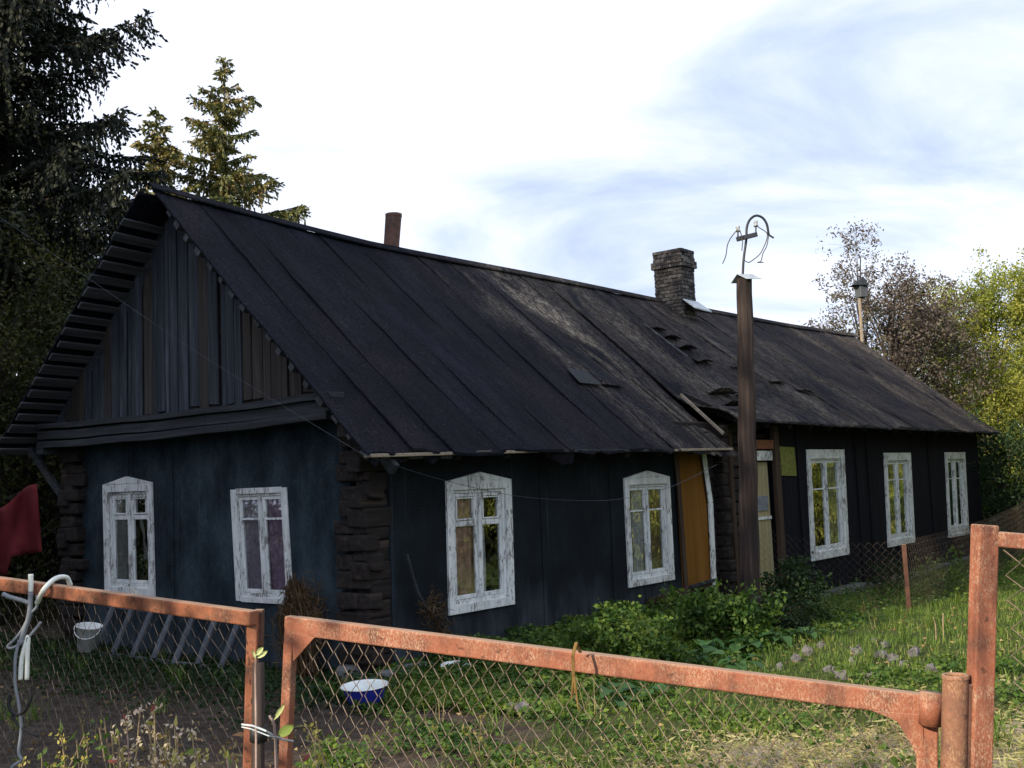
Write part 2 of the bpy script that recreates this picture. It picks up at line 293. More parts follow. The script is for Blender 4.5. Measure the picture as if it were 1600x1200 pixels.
# ------------------------------------------------------------------ mesh helpers
class MB:
    def __init__(s): s.v = []; s.f = []
    def add(s, vs, fs):
        b = len(s.v); s.v += [tuple(map(float, p)) for p in vs]; s.f += [tuple(i+b for i in f) for f in fs]; return s
    def box(s, c, ax, ay, az):   # centre and three half-axis vectors
        c, ax, ay, az = (np.asarray(q, float) for q in (c, ax, ay, az))
        vs = [c+i*ax+j*ay+k*az for i in (-1, 1) for j in (-1, 1) for k in (-1, 1)]
        return s.add(vs, [(0, 1, 3, 2), (4, 6, 7, 5), (0, 4, 5, 1), (2, 3, 7, 6), (0, 2, 6, 4), (1, 5, 7, 3)])
    def bar(s, p0, p1, w, t, up=(0, 0, 1)):
        p0, p1 = np.asarray(p0, float), np.asarray(p1, float); d = p1-p0; L = np.linalg.norm(d); d = d/L
        sd = np.cross(d, up); sd /= np.linalg.norm(sd); u2 = np.cross(sd, d)
        return s.box((p0+p1)/2, d*L/2, sd*t/2, u2*w/2)
    def tube(s, pts, r, n=6, cap=True):
        pts = [np.asarray(p, float) for p in pts]; m = len(pts); rs = r if hasattr(r, '__len__') else [r]*m
        prev = None; base = len(s.v); vs = []
        for i, p in enumerate(pts):
            d = pts[min(i+1, m-1)]-pts[max(i-1, 0)]; d = d/(np.linalg.norm(d)+1e-9)
            if prev is None: a = np.cross(d, [0, 0, 1.] if abs(d[2]) < .9 else [1., 0, 0])
            else: a = prev-d*(prev@d)
            a /= (np.linalg.norm(a)+1e-9); b = np.cross(d, a); prev = a
            for j in range(n):
                t = 2*math.pi*j/n; vs.append(p+rs[i]*(a*math.cos(t)+b*math.sin(t)))
        fs = [(i*n+j, i*n+(j+1) % n, (i+1)*n+(j+1) % n, (i+1)*n+j) for i in range(m-1) for j in range(n)]
        if cap: fs += [tuple(range(n))[::-1], tuple((m-1)*n+j for j in range(n))]
        return s.add(vs, fs)
    def lathe(s, c, prof, n=24, axis=None):
        vs = []; c = np.asarray(c, float)
        A = np.eye(3) if axis is None else axis
        for r, z in prof:
            for j in range(n):
                t = 2*math.pi*j/n; vs.append(c+A@np.array([r*math.cos(t), r*math.sin(t), z]))
        m = len(prof)
        return s.add(vs, [(i*n+j, i*n+(j+1) % n, (i+1)*n+(j+1) % n, (i+1)*n+j) for i in range(m-1) for j in range(n)])
    def prism(s, poly, off):   # polygon (list of points) extruded by vector
        poly = [np.asarray(p, float) for p in poly]; off = np.asarray(off, float); k = len(poly)
        vs = poly+[p+off for p in poly]
        return s.add(vs, [tuple(range(k))[::-1], tuple(range(k, 2*k))]+[(i, (i+1) % k, (i+1) % k+k, i+k) for i in range(k)])
    def mesh(s, name, mat, smooth=False):
        me = bpy.data.meshes.new(name); me.from_pydata(s.v, [], s.f)
        me.materials.append(mat)
        if smooth: me.polygons.foreach_set('use_smooth', [True]*len(me.polygons))
        me.update(); return me
WM = {}
def link(o, parent=None):
    COL.objects.link(o)
    if parent is not None:
        o.parent = parent; o.matrix_parent_inverse = WM.get(parent.name, Matrix()).inverted()
    WM[o.name] = o.matrix_basis.copy() if parent is None else Matrix.Translation(o.location)
    return o
def obj(name, mb, mat, parent=None, smooth=False):
    me = mb.mesh(name, mat, smooth) if isinstance(mb, MB) else mb
    o = bpy.data.objects.new(name, me); return link(o, parent)
def bevel(o, w=.006, seg=1):
    m = o.modifiers.new('bevel', 'BEVEL'); m.width = w; m.segments = seg; m.limit_method = 'ANGLE'; return o
def thing(name, label, cat, loc=(0, 0, 0), group=None):
    o = bpy.data.objects.new(name, None); o.location = tuple(map(float, loc)); o.empty_display_size = .2; link(o); return tag(o, label, cat, group)
def tag(o, label, cat, group=None):
    o['label'] = label; o['category'] = cat
    if group: o['group'] = group
    return o
def struct(o): o['kind'] = 'structure'; return o
def stuff(o): o['kind'] = 'stuff'; return o

def npmesh(name, verts, faces_flat, loops, mat):
    me = bpy.data.meshes.new(name); nf = len(faces_flat)//loops
    me.vertices.add(len(verts)); me.vertices.foreach_set('co', np.asarray(verts, np.float32).ravel())
    me.loops.add(len(faces_flat)); me.loops.foreach_set('vertex_index', np.asarray(faces_flat, np.int32))
    me.polygons.add(nf); me.polygons.foreach_set('loop_start', np.arange(0, nf*loops, loops, dtype=np.int32))
    me.materials.append(mat); me.update(calc_edges=True); return me
def unit(a): return a/(np.linalg.norm(a, axis=-1, keepdims=True)+1e-9)
def leaves(name, C, Dv, L, Wd, mat, fold=.25):
    """diamond leaves: base point C, direction Dv, length L, width Wd"""
    N = len(C); Dv = unit(Dv); rnd = unit(rng.normal(size=(N, 3))); sd = unit(np.cross(Dv, rnd)); nn = np.cross(sd, Dv)
    L = np.broadcast_to(np.asarray(L, float), (N,))[:, None]; Wd = np.broadcast_to(np.asarray(Wd, float), (N,))[:, None]
    mid = C+Dv*L*.45
    v = np.stack([C, mid+sd*Wd*.5+nn*Wd*fold, C+Dv*L, mid-sd*Wd*.5+nn*Wd*fold], 1).reshape(-1, 3)
    return npmesh(name, v, np.arange(4*N), 4, mat)
def blades(name, C, hgt, lean, wid, mat):
    N = len(C); a = rng.uniform(0, 2*math.pi, N); dr = np.stack([np.cos(a), np.sin(a), np.zeros(N)], 1); sd = np.stack([-np.sin(a), np.cos(a), np.zeros(N)], 1)
    h = hgt[:, None]; le = lean[:, None]; w = wid[:, None]; up = np.array([0, 0, 1.])
    v = np.stack([C-sd*w*.5, C+sd*w*.5, C+up*h*.6+dr*le*h*.35+sd*w*.38, C+up*h*.6+dr*le*h*.35-sd*w*.38, C+up*h*(1-.25*le)+dr*le*h], 1).reshape(-1, 3)
    i = np.arange(N)*5
    f = np.concatenate([np.stack([i, i+1, i+2], 1), np.stack([i, i+2, i+3], 1), np.stack([i+3, i+2, i+4], 1)], 1).ravel()
    return npmesh(name, v, f, 3, mat)

# ------------------------------------------------------------------ ground
def px_ground(x, y):
    d = 8.0
    for _ in range(30):
        p = at(x, y, d); r = (p-CAM)/d; zt = g(p[0], p[1]); d = (zt-EYE)/r[2]
        d = min(max(d, 2), 90)
    p = at(x, y, d); return np.array([p[0], p[1], g(p[0], p[1])])
def blob(x, y, cx, cy, rx, ry, ang=0):
    c, s = math.cos(ang), math.sin(ang); dx, dy = x-cx, y-cy
    return np.exp(-(((dx*c+dy*s)/rx)**2+((-dx*s+dy*c)/ry)**2))
def cover_maps(x, y):
    u = (x-O[0])*D1[0]+(y-O[1])*D1[1]; v = (x-O[0])*D2[0]+(y-O[1])*D2[1]
    green = .30+.75*sst(-1.2, 1.5, x-(y-8)*.05)+.3*sst(10, 13, y)*(x > -1)
    green = np.where((u < 0) & (v > -1), .30+.25*sst(-2, -.5, u), green)
    green = green-.55*blob(x, y, -4.0, 9.5, 2.6, 1.5, .1)-.5*blob(x, y, 1.9, 6.6, 1.6, 1.0)-.35*blob(x, y, -.6, 8.2, 1.2, .6)-.3*blob(x, y, 1.2, 8.4, .8, .4)
    green = np.where((np.abs(x) > 14) | (y > 32) | (y < 2), .8, green)
    sand = .95*blob(x, y, 2.2, 7.0, 1.5, .7, -.05)+.6*blob(x, y, 4.2, 6.8, 1.6, .8)+.5*blob(x, y, -.2, 6.6, 1.2, .5)+.4*blob(x, y, 3.3, 8.6, 1.2, .5)
    return np.clip(green, 0, 1.2), np.clip(sand, 0, 1)
xs = np.concatenate([[-400, -150, -70, -40], np.linspace(-24, 30, 181), [45, 80, 160, 400]])
ys = np.concatenate([[-400, -150, -60, -30, -15], np.linspace(-6, 40, 155), [55, 90, 170, 420]])
X, Y = np.meshgrid(xs, ys); zg = ground(X, Y)
zg = zg+.035*rng.normal(size=X.shape)*((np.abs(X) < 20) & (Y > 0) & (Y < 38))*.35
vt = np.stack([X, Y, zg], -1).reshape(-1, 3); nx, ny = len(xs), len(ys)
ii = (np.arange(ny-1)[:, None]*nx+np.arange(nx-1)[None]).ravel()
gm = npmesh('ground', vt, np.stack([ii, ii+1, ii+1+nx, ii+nx], 1).ravel(), 4, GROUND)
cg, cs = cover_maps(X.ravel(), Y.ravel()); a_ = gm.attributes.new('cover', 'FLOAT_VECTOR', 'POINT')
a_.data.foreach_set('vector', np.stack([cg, cs, cs*0], 1).astype(np.float32).ravel())
struct(obj('ground', gm, None))

# ------------------------------------------------------------------ house
house = thing('log_house', 'long low dark wooden house under a sagging felt roof with white window frames', 'house', H(0, 0, -.2))
VR = 3.15
def ridge_z(u): return float(np.interp(u, [-.6, 1.5, 3.35, 7.4, 12.9, 17, 21.3], [5.40, 5.27, 5.21, 5.25, 5.24, 5.27, 5.37]))
U0, U1, USTEP = -.5, 21.1, 7.1
def eave(u):
    if u < USTEP: return -.45, float(np.interp(u, [-.5, 1.5, 4, 7], [2.03, 2.08, 2.07, 2.10]))
    return -.46, float(np.interp(u, [7.1, 10, 15, 21], [2.55, 2.52, 2.51, 2.50]))
def roofpt(u, t, lift=0.0, sec=None):   # t 0 at eave .. 1 at ridge (front slope)
    ve, ze = eave(u) if sec is None else eave(sec)
    v = ve+(VR-ve)*t; z = ze+(ridge_z(u)-ze)*t
    uc = u if sec is None else sec
    if uc > USTEP:   # next to the step the upper part still lies in the plane of the lower eave
        z1 = 2.10+(ridge_z(u)-2.10)*t; k_ = float(sst(.03, .30, t)*(1-sst(7.4, 11.5, u))); z += (z1-z)*k_
    z += -.05*math.sin(math.pi*t)*(.6+.4*math.sin(u*.9)) + .018*math.sin(u*2.3+t*7)*math.sin(math.pi*min(1, t*1.4))
    return H(u, v, z+lift)
def sheet(u0, u1, k, nu=4, nt=26, th=.028):
    mb = MB(); sec = (u0+u1)/2; top = []; bot = []
    wob = [random.uniform(-.012, .012) for _ in range(nt+1)]; e = random.uniform(-.03, .03)
    for j in range(nt+1):
        t = j/nt
        for i in range(nu+1):
            w = i/nu; uu = u0+(u1-u0)*w+wob[j]*(1 if i in (0, nu) else 0)
            lf = .003*(k % 2)+(.003+.012*((k*7) % 5)/4)*(1-w)+.012*math.sin(9*t+k*1.7+3*w)+.008*math.sin(23*t+k*2.1)*math.sin(3*w)
            tt = t if j else t+e*.12+random.uniform(-.006, .006)
            if u0 > 5.0 and u0 < USTEP: lf += -.10*(1-t)*sst(5, 7, uu)
            top.append(roofpt(uu, tt, lf, sec)); bot.append(roofpt(uu, tt, lf-th, sec))
    n1 = nu+1; m = len(top); vs = top+bot; fs = []
    for j in range(nt):
        for i in range(nu):
            a = j*n1+i; fs.append((a, a+1, a+1+n1, a+n1)); fs.append((a+m, a+n1+m, a+1+n1+m, a+1+m))
        a = j*n1; fs.append((a, a+n1, a+n1+m, a+m)); a = j*n1+nu; fs.append((a, a+m, a+n1+m, a+n1))
    for i in range(nu):
        fs.append((i, i+m, i+1+m, i+1)); a = nt*n1+i; fs.append((a, a+1, a+1+m, a+m))
    mb.add(vs, fs); return mb
edges = [U0]
while edges[-1] < USTEP-.4: edges.append(edges[-1]+random.uniform(.5, .95))
edges[-1] = USTEP
e2 = list(np.linspace(USTEP, U1, 21)); e2 = [e2[0]]+[q+random.uniform(-.16, .16) for q in e2[1:-1]]+[e2[-1]]; edges += e2[1:]
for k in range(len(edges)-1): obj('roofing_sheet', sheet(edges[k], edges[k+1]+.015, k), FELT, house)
# rear slope
VL, ZL = 6.62, 2.46
def rearpt(u, t, lift=0): return H(u, VL+(VR-VL)*t, ZL+(ridge_z(u)-.10-ZL)*t+lift)
for k, (ua, ub) in enumerate(zip(np.linspace(-.67, 21.1, 9)[:-1], np.linspace(-.67, 21.1, 9)[1:])):
    mb = MB(); N = 8
    for j in range(N):
        a, b = j/N, (j+1)/N; q = [rearpt(ua, a, .02), rearpt(ub, a, .02), rearpt(ub, b, .02), rearpt(ua, b, .02)]
        mb.prism(q, Z*-.03)
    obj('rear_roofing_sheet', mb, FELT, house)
cap = MB()
for ua, ub in zip(np.linspace(U0-.03, U1, 25)[:-1], np.linspace(U0-.03, U1, 25)[1:]):
    for s_, w in ((1, .025), (-1, .10)):
        za, zb = ridge_z(ua)+.045, ridge_z(ub)+.045
        cap.prism([H(ua, VR, za), H(ub, VR, zb), H(ub, VR+s_*w, zb-w*.88), H(ua, VR+s_*w, za-w*.88)], Z*.02)
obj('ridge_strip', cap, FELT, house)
# battens: their ends stick out under the left overhang, and show as nubs along the right verge
for i in range(19):
    t = .01+i/19.0*.96; a = rearpt(-.70+random.uniform(-.05, .05), t, -.075); b = rearpt(1.2, t, -.075); dd = rearpt(0, t+.01)-rearpt(0, t); dd /= np.linalg.norm(dd)
    bevel(obj('roof_batten', MB().bar(a, b, .03, .13+random.uniform(-.03, .03), np.cross(D1, dd)), GREYM, house), .004)
for i in range(17):
    t = .03+i/17.0*.95; l_ = random.uniform(0, .12)
    a = roofpt(-.495+l_*.5, t, -.085, 0); b = roofpt(.8, t, -.085, 0); dd = roofpt(0, t+.01, 0, 0)-roofpt(0, t, 0, 0); dd /= np.linalg.norm(dd)
    bevel(obj('roof_batten', MB().bar(a, b, .075, .10+random.uniform(-.03, .03), np.cross(D1, dd)), GREYM, house), .004)
for (f, t0) in ((rearpt, 0), (lambda u, t, l=0: roofpt(u, t, l, 0), 0)):
    a, b = f(-.10, .01, -.19), f(-.10, .985, -.19); up = np.cross(D1, b-a); up = up/np.linalg.norm(up)
    bevel(obj('verge_rafter', MB().bar(a, b, .12, .07, up), GREYH, house), .006)
# rafter ends + fascia along the front eave
for i in range(26):
    u = .1+i*.82
    if u > 20.8: break
    sc = u
    a, b = roofpt(u, -.0+.02, -.11, sc), roofpt(u, .35, -.11, sc)
    bevel(obj('rafter', MB().bar(a, b, .11, .09), DARKW, house), .006)
for ua, ub in ((-.45, 2.2), (2.25, 5.2), (5.25, 6.95), (7.2, 11.0), (11.05, 15.6), (15.65, 20.9)):
    bevel(obj('eave_board', MB().bar(roofpt(ua, .015, -.055, ua), roofpt(ub, .015, -.055, ub), .035, .10), PALEW if ub in (2.2, 6.95) else GREYH, house), .004)
# walls: sheets with openings
def wall(name, P0, a, nrm, u0, u1, z0, z1f, holes, th, mat, nu=0):
    """wall in the plane P0 + a*s, thickness th behind; holes = (s0,s1,z0,z1)"""
    ss = sorted({u0, u1, *[h[0] for h in holes], *[h[1] for h in holes], *(np.linspace(u0, u1, nu+2)[1:-1] if nu else [])})
    mb = MB()
    for s0, s1 in zip(ss[:-1], ss[1:]):
        c = (s0+s1)/2; hz = sorted([(h[2], h[3]) for h in holes if h[0] <= c <= h[1]]); zc = z0
        spans = []
        for h0, h1 in hz: spans.append((zc, h0)); zc = h1
        spans.append((zc, None))
        for za, zb in spans:
            zt0 = zb if zb is not None else z1f(s0); zt1 = zb if zb is not None else z1f(s1)
            if min(zt0, zt1)-za < .01: continue
            mb.prism([P0+a*s0+Z*za, P0+a*s1+Z*za, P0+a*s1+Z*zt1, P0+a*s0+Z*zt0], nrm*-th)
    return obj(name, mb, mat, house)
HO = H(0, 0, 0)
# windows: (s0,s1,z0,z1) along the wall
WG = [dict(s=(1.34, 2.30), z=(.50, 1.76), lean=.075), dict(s=(3.92, 5.04), z=(.49, 1.90), lean=.04)]           # gable (s = v)
WF = [dict(s=(1.06, 2.18), z=(.31, 1.76), lean=.02), dict(s=(4.60, 5.77), z=(.26, 1.72), lean=0.)]
WB = [dict(s=(10.42, 12.08), z=(.15, 2.10), lean=.08), dict(s=(14.12, 15.66), z=(.135, 2.03), lean=.12), dict(s=(17.95, 19.42), z=(.12, 2.03), lean=.16)]
def hole(w, m=.13): return (w['s'][0]+m, w['s'][1]-m, w['z'][0]+m, w['z'][1]-m)
wall('gable_sheeting', H(0, 0, 0), D2, -D1, .36, 5.62, -.35, lambda s: 2.62, [hole(WG[0], .038), hole(WG[1], .06)], .10, TAR)
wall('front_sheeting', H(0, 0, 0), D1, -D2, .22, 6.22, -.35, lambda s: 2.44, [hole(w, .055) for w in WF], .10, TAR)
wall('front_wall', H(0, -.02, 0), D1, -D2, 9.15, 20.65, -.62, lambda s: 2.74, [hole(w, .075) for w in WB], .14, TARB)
# overlapping vertical sheets of tar paper with laps standing proud
for u in (.95, 2.75, 4.25):
    obj('sheet_lap', MB().prism([H(u, -.012, -.3), H(u+.9 if u < 1 else u+.1, -.012, -.3), H(u+.9 if u < 1 else u+.08, -.012, .25), H(u, -.012, .2)] if u < 1 else [H(u, -.012, -.3), H(u+.07, -.012, -.3), H(u+.05, -.012, 2.3), H(u+.01, -.012, 2.3)], D2*.008), TAR, house)
for v in (3.5,):
    obj('sheet_lap', MB().prism([H(-.012, v, -.3), H(-.012, v+.06, -.3), H(-.012, v+.05, 2.3), H(-.012, v+.01, 2.3)], D1*.008), TAR, house)
for u in np.arange(9.5, 20.6, .62):
    if random.random() < .45 or any(w['s'][0]-.08 < u < w['s'][1]+.08 for w in WB): continue
    u += random.uniform(-.1, .1)
    bevel(obj('wall_batten', MB().bar(H(u, -.035, -.55), H(u+random.uniform(-.03, .03), -.035, 2.7), .05, .028, D1), TARB, house), .003)
# hidden walls and floor
obj('rear_wall', MB().prism([H(0, 6.0, -.6), H(20.6, 6.0, -.6), H(20.6, 6.0, 2.8), H(0, 6.0, 2.8)], D2*-.12), LOGM, house)
obj('far_gable_wall', MB().prism([H(20.65, 0, -.6), H(20.65, 6.0, -.6), H(20.65, 6.0, 2.8), H(20.65, VR, 5.1), H(20.65, 0, 2.74)], D1*-.12), TARB, house)
obj('room_floor', MB().prism([H(.1, .1, -.3), H(20.5, .1, -.3), H(20.5, 5.9, -.3), H(.1, 5.9, -.3)], Z*.1), INNER, house)
obj('ceiling', MB().prism([H(.1, .1, 2.3), H(20.5, .1, 2.3), H(20.5, 5.9, 2.3), H(.1, 5.9, 2.3)], Z*.06), INNER, house)
for u in (3.4, 6.4, 12.9, 16.8):
    obj('partition', MB().prism([H(u, .15, -.2), H(u, 5.9, -.2), H(u, 5.9, 2.3), H(u, .15, 2.3)], D1*.06), INNER, house)
obj('partition', MB().prism([H(.12, 3.1, -.2), H(3.38, 3.1, -.2), H(3.38, 3.1, 2.3), H(.12, 3.1, 2.3)], D2*.06), INNER, house)
# foundation stones under the right half
for i in range(15):
    u = 9.3+i*.78; w = random.uniform(.3, .37)
    bevel(obj('foundation_stone', MB().box(H(u+.35, -.10+random.uniform(-.02, .03), -.55+random.uniform(-.03, .02)), D1*w, D2*.12, Z*random.uniform(.11, .15)), CONC, house), .03, 2)
for i in range(7):
    u = .6+i*.85
    bevel(obj('foundation_stone', MB().box(H(u, .02, -.33), D1*.38, D2*.1, Z*.12), CONC, house), .03, 2)
# log corner: squared logs crossing, alternating
def rough(mb, j):
    mb.v = [(x+random.uniform(-j, j), y+random.uniform(-j, j), z+random.uniform(-j, j)) for x, y, z in mb.v]; return mb
def logcorner(vc, sgn, zt):
    z = -.14
    while z < zt:
        h = random.uniform(.14, .215); wd = random.uniform(.19, .27)
        bevel(obj('log', rough(MB().bar(H(-.10+random.uniform(-.07, .07), vc, z+h/2), H(.26, vc, z+h/2), h-.006, wd), .014), LOGM, house), .022, 2)
        z2 = z+h*.5; uu = -.005+random.uniform(-.04, .03); h2 = h*random.uniform(.8, 1.02)
        bevel(obj('log', rough(MB().bar(H(uu, vc-sgn*(.13+random.uniform(-.06, .06)), z2+h2/2), H(uu, vc+sgn*random.uniform(.28, .46), z2+h2/2), h2-.01, random.uniform(.15, .2)), .013), LOGM, house), .022, 2)
        z += h
logcorner(.13, 1, 2.2); logcorner(5.9, -1, 2.4)
# rows of log wall behind the torn part between sheeting and doorway
z = -.3
while z < 2.45:
    h = random.uniform(.16, .2); bevel(obj('log', MB().bar(H(6.12, .10+random.uniform(-.02, .02), z+h/2), H(8.6, .12, z+h/2), h-.015, .16), LOGM, house), .025, 2); z += h
z = -.1
while z < 2.3:
    h = random.uniform(.17, .2); bevel(obj('log', MB().bar(H(7.25, -.16+random.uniform(-.03, .03), z+h/2), H(7.25, .2, z+h/2), h-.015, .17), LOGM, house), .025, 2); z += h*1.02
# corner foundation stones, tumbled
for i in range(9):
    u, v = random.uniform(-.25, .35), random.uniform(-.2, .7); r = random.uniform(.08, .15)
    if i % 2: u = random.uniform(-.25, -.1)
    else: v = random.uniform(-.3, -.12)
    bevel(obj('foundation_stone', MB().box(H(u, v, -.22+random.uniform(-.03, .1)), D1*r, D2*r*.9, Z*r*.6), CONC, house), .04, 2)
# gable: vertical boards above a projecting beam
def gz_top(v):   # roof underside over the gable
    if v < VR: return float(2.03+(5.40-2.03)*(v+.45)/(VR+.45))-.13
    return float(2.46+(5.40-2.46)*(VL-v)/(VL-VR))-.13
v = .42; back = MB()
while v < 6.02:
    w = random.choice([.10, .14, .17, .19, .21]); w = min(w, 6.05-v)
    if w < .03: break
    dd = random.uniform(-.02, .018); zb = 2.74+random.uniform(-.05, .02); ln = random.uniform(-.006, .006)
    lo = v+random.uniform(.006, .014); hi = v+w-random.uniform(.006, .014); q = [H(-.14+dd, lo, zb), H(-.14+dd, hi, zb+random.uniform(-.015, .015))]
    if lo < VR < hi: q += [H(-.14+dd, hi, gz_top(hi)), H(-.14+dd, VR, gz_top(VR)), H(-.14+dd, lo, gz_top(lo))]
    else: q += [H(-.14+dd, hi+ln, gz_top(hi)), H(-.14+dd, lo+ln, gz_top(lo))]
    if min(gz_top(lo), gz_top(hi)) > zb+.04: bevel(obj('gable_board', MB().prism(q, D1*.024), GREYW if random.random() > (.12 if 2.2 < v < 4.6 else .55) else GREYB, house), .003)
    v += w
obj('gable_backing', MB().prism([H(-.11, .45, 2.7), H(-.11, 6.0, 2.7), H(-.11, VR, 5.15)], D1*.02), LOGM, house)
for (v0, z0, v1, z1, hh, uu, dp, m_) in ((.22, 2.67, 6.15, 2.72, .07, -.27, .20, GREYH), (.25, 2.575, 6.2, 2.60, .115, -.20, .26, GREYH), (.30, 2.475, 6.15, 2.47, .085, -.29, .12, GREYH)):
    mb = MB(); N = 14
    prev = None
    for i in range(N):
        s0, s1 = i/N, (i+1)/N; f = lambda s: H(uu+.008*math.sin(7*s), v0+(v1-v0)*s, z0+(z1-z0)*s-.03*math.sin(math.pi*s)+.006*math.sin(21*s))
        mb.bar(f(s0), f(s1), hh, dp)
    bevel(obj('gable_beam', mb, m_, house), .004)
obj('gable_soffit', MB().prism([H(-.22, .3, 2.50), H(-.22, 6.1, 2.50), H(.0, 6.1, 2.50), H(0, .3, 2.50)], Z*.05), DARKW, house)
bevel(obj('corner_brace', MB().bar(H(-.25, 6.55, 2.45), H(-.05, 6.0, 1.75), .09, .07), GREYH, house), .005)
bevel(obj('wall_plate', MB().bar(H(-.35, 6.1, 2.42), H(20, 6.1, 2.42), .16, .16), GREYH, house), .01)
bevel(obj('wall_plate', MB().bar(H(-.42, .0, 2.30), H(6.9, .0, 2.30), .15, .14), LOGM, house), .01)
# scraps of torn felt hanging at the near corner of the eave
for (u, t, w, l) in ((-.42, 0, .16, .12), (-.1, 0, .2, .09), (.35, 0, .25, .10), (2.5, 0, .45, .13)):
    a = roofpt(u, .01, -.02, 0); b = roofpt(u+w, .01, -.02, 0); q = [a, b, b-Z*l*random.uniform(.5, 1)+D2*.03, (a+b)/2-Z*l*1.2+D2*.02, a-Z*l*.6+D2*.03]
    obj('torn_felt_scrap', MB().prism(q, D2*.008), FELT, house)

# window builder -------------------------------------------------------------
def window(base, a, nrm, w, fr=.12, gap=.0, pediment=False, top=None, split=.27, curtains=(None, None), trim=True, vents=False, sillout=0, label=None, trimw=None):
    s0, s1 = w['s']; z0, z1 = w['z']; Wd = s1-s0; Ht = z1-z0; ln = w['lean']
    def P(s, t, d):
        return base+a*(s0+s-ln*(1-t/Ht)+(ln*.5))+Z*(z0+t)+nrm*d
    def bx(mb, sa, sb, ta, tb, da, db):
        q = [P(sa, ta, da), P(sb, ta, da), P(sb, tb, da), P(sa, tb, da)]; q2 = [P(sa, ta, db), P(sb, ta, db), P(sb, tb, db), P(sa, tb, db)]
        mb.add(q+q2, [(3, 2, 1, 0), (4, 5, 6, 7), (0, 1, 5, 4), (1, 2, 6, 5), (2, 3, 7, 6), (3, 0, 4, 7)])
    mb = MB(); T = .0
    if trim:
        tf = trimw or fr; top = top or fr
        bx(mb, 0, tf, T, Ht, .0, .035); bx(mb, Wd-tf, Wd, T, Ht, .0, .035)
        bx(mb, tf, Wd-tf, 0, tf*.95, .0, .033)
        bx(mb, tf, Wd-tf, Ht-top, Ht, .0, .033)
        if pediment:
            q = [P(-.01, Ht-.005, .0), P(Wd+.01, Ht-.005, .0), P(Wd*.58, Ht+.075, .0), P(Wd*.5, Ht+.09, 0), P(Wd*.42, Ht+.075, 0)]
            mb.prism(q, nrm*.04)
        if sillout: bx(mb, -.02, Wd+.02, -.03, .035, .0, .035+sillout)
    else:
        tf = .0; top = 0.0
        bx(mb, -.02, .075, 0, Ht, .0, .02); bx(mb, Wd-.075, Wd+.02, 0, Ht, .0, .02); bx(mb, .075, Wd-.075, -.01, .055, 0, .02); bx(mb, .075, Wd-.075, Ht-.055, Ht+.01, 0, .02)
        tf = .05; top = .05
    wn = bevel(obj('window', mb, WHITEP, house), .004)
    if label: wn['label'] = label
    # casing
    i0, i1, j0, j1 = tf, Wd-tf, tf*.95, Ht-top
    mb = MB(); c = .035
    bx(mb, i0-.01, i0+c, j0-.01, j1+.01, -.06, -.002); bx(mb, i1-c, i1+.01, j0-.01, j1+.01, -.06, -.002); bx(mb, i0+c, i1-c, j0-.01, j0+c*1.2, -.06, .004); bx(mb, i0+c, i1-c, j1-c, j1+.01, -.06, -.002)
    mid = (i0+i1)/2+.005; bx(mb, mid-.022, mid+.022, j0+c*1.2, j1-c, -.055, .012)
    bevel(obj('casing', mb, WHITEP, wn), .003)
    tz = j1-(j1-j0)*split; r = .036
    halves = ((i0+c+.004, mid-.026), (mid+.026, i1-c-.004))
    for hi, (a0, a1) in enumerate(halves):
        mb = MB(); b0, b1 = j0+c*1.2+.004, j1-c-.004
        bx(mb, a0, a0+r, b0, b1, -.05, -.014); bx(mb, a1-r, a1, b0, b1, -.05, -.014)
        bx(mb, a0+r, a1-r, b0, b0+r*1.2, -.05, -.014); bx(mb, a0+r, a1-r, b1-r, b1, -.05, -.014)
        bar = (.03 if vents else .012); bx(mb, a0+r, a1-r, tz-bar, tz+bar, -.05, -.018)
        if vents:
            q = .018; bx(mb, a0+r+.006, a0+r+.006+q, tz+bar+.006, b1-r-.006, -.045, -.006); bx(mb, a1-r-.006-q, a1-r-.006, tz+bar+.006, b1-r-.006, -.045, -.006)
            bx(mb, a0+r+.006+q, a1-r-.006-q, tz+bar+.006, tz+bar+.006+q, -.045, -.006); bx(mb, a0+r+.006+q, a1-r-.006-q, b1-r-.006-q, b1-r-.006, -.045, -.006)
        bevel(obj('sash', mb, WHITEP, wn), .003)
        for (ta, tb) in ((b0+r*1.2, tz-bar), (tz+bar, b1-r)):
            mb = MB(); tl = random.uniform(-.004, .004)
            q = [P(a0+r, ta, -.036+tl), P(a1-r, ta, -.036-tl), P(a1-r, tb, -.036-tl*.3), P(a0+r, tb, -.036+tl*1.3)]; mb.add(q, [(0, 1, 2, 3)])
            obj('pane', mb, GLASS, wn)
        cm = curtains[hi]
        if cm is not None:
            m_, ca, cb = cm; mb = MB(); N = 26; vs = []
            x0, x1 = a0+(a1-a0)*ca, a0+(a1-a0)*cb
            for ti in range(9):
                for xi in range(N+1):
                    s_ = x0+(x1-x0)*xi/N; tt = b0-.02+(b1-b0+.04)*ti/8
                    vs.append(P(s_+.01*math.sin(ti+xi*.2), tt, -.075+.018*math.sin(xi*1.35+ti*.22)+.008*math.sin(xi*3.1)))
            mb.add(vs, [(t_*(N+1)+x, t_*(N+1)+x+1, (t_+1)*(N+1)+x+1, (t_+1)*(N+1)+x) for t_ in range(8) for x in range(N)])
            obj('curtain', mb, m_, wn, True)
    return wn, P
GB = H(0, 0, 0)
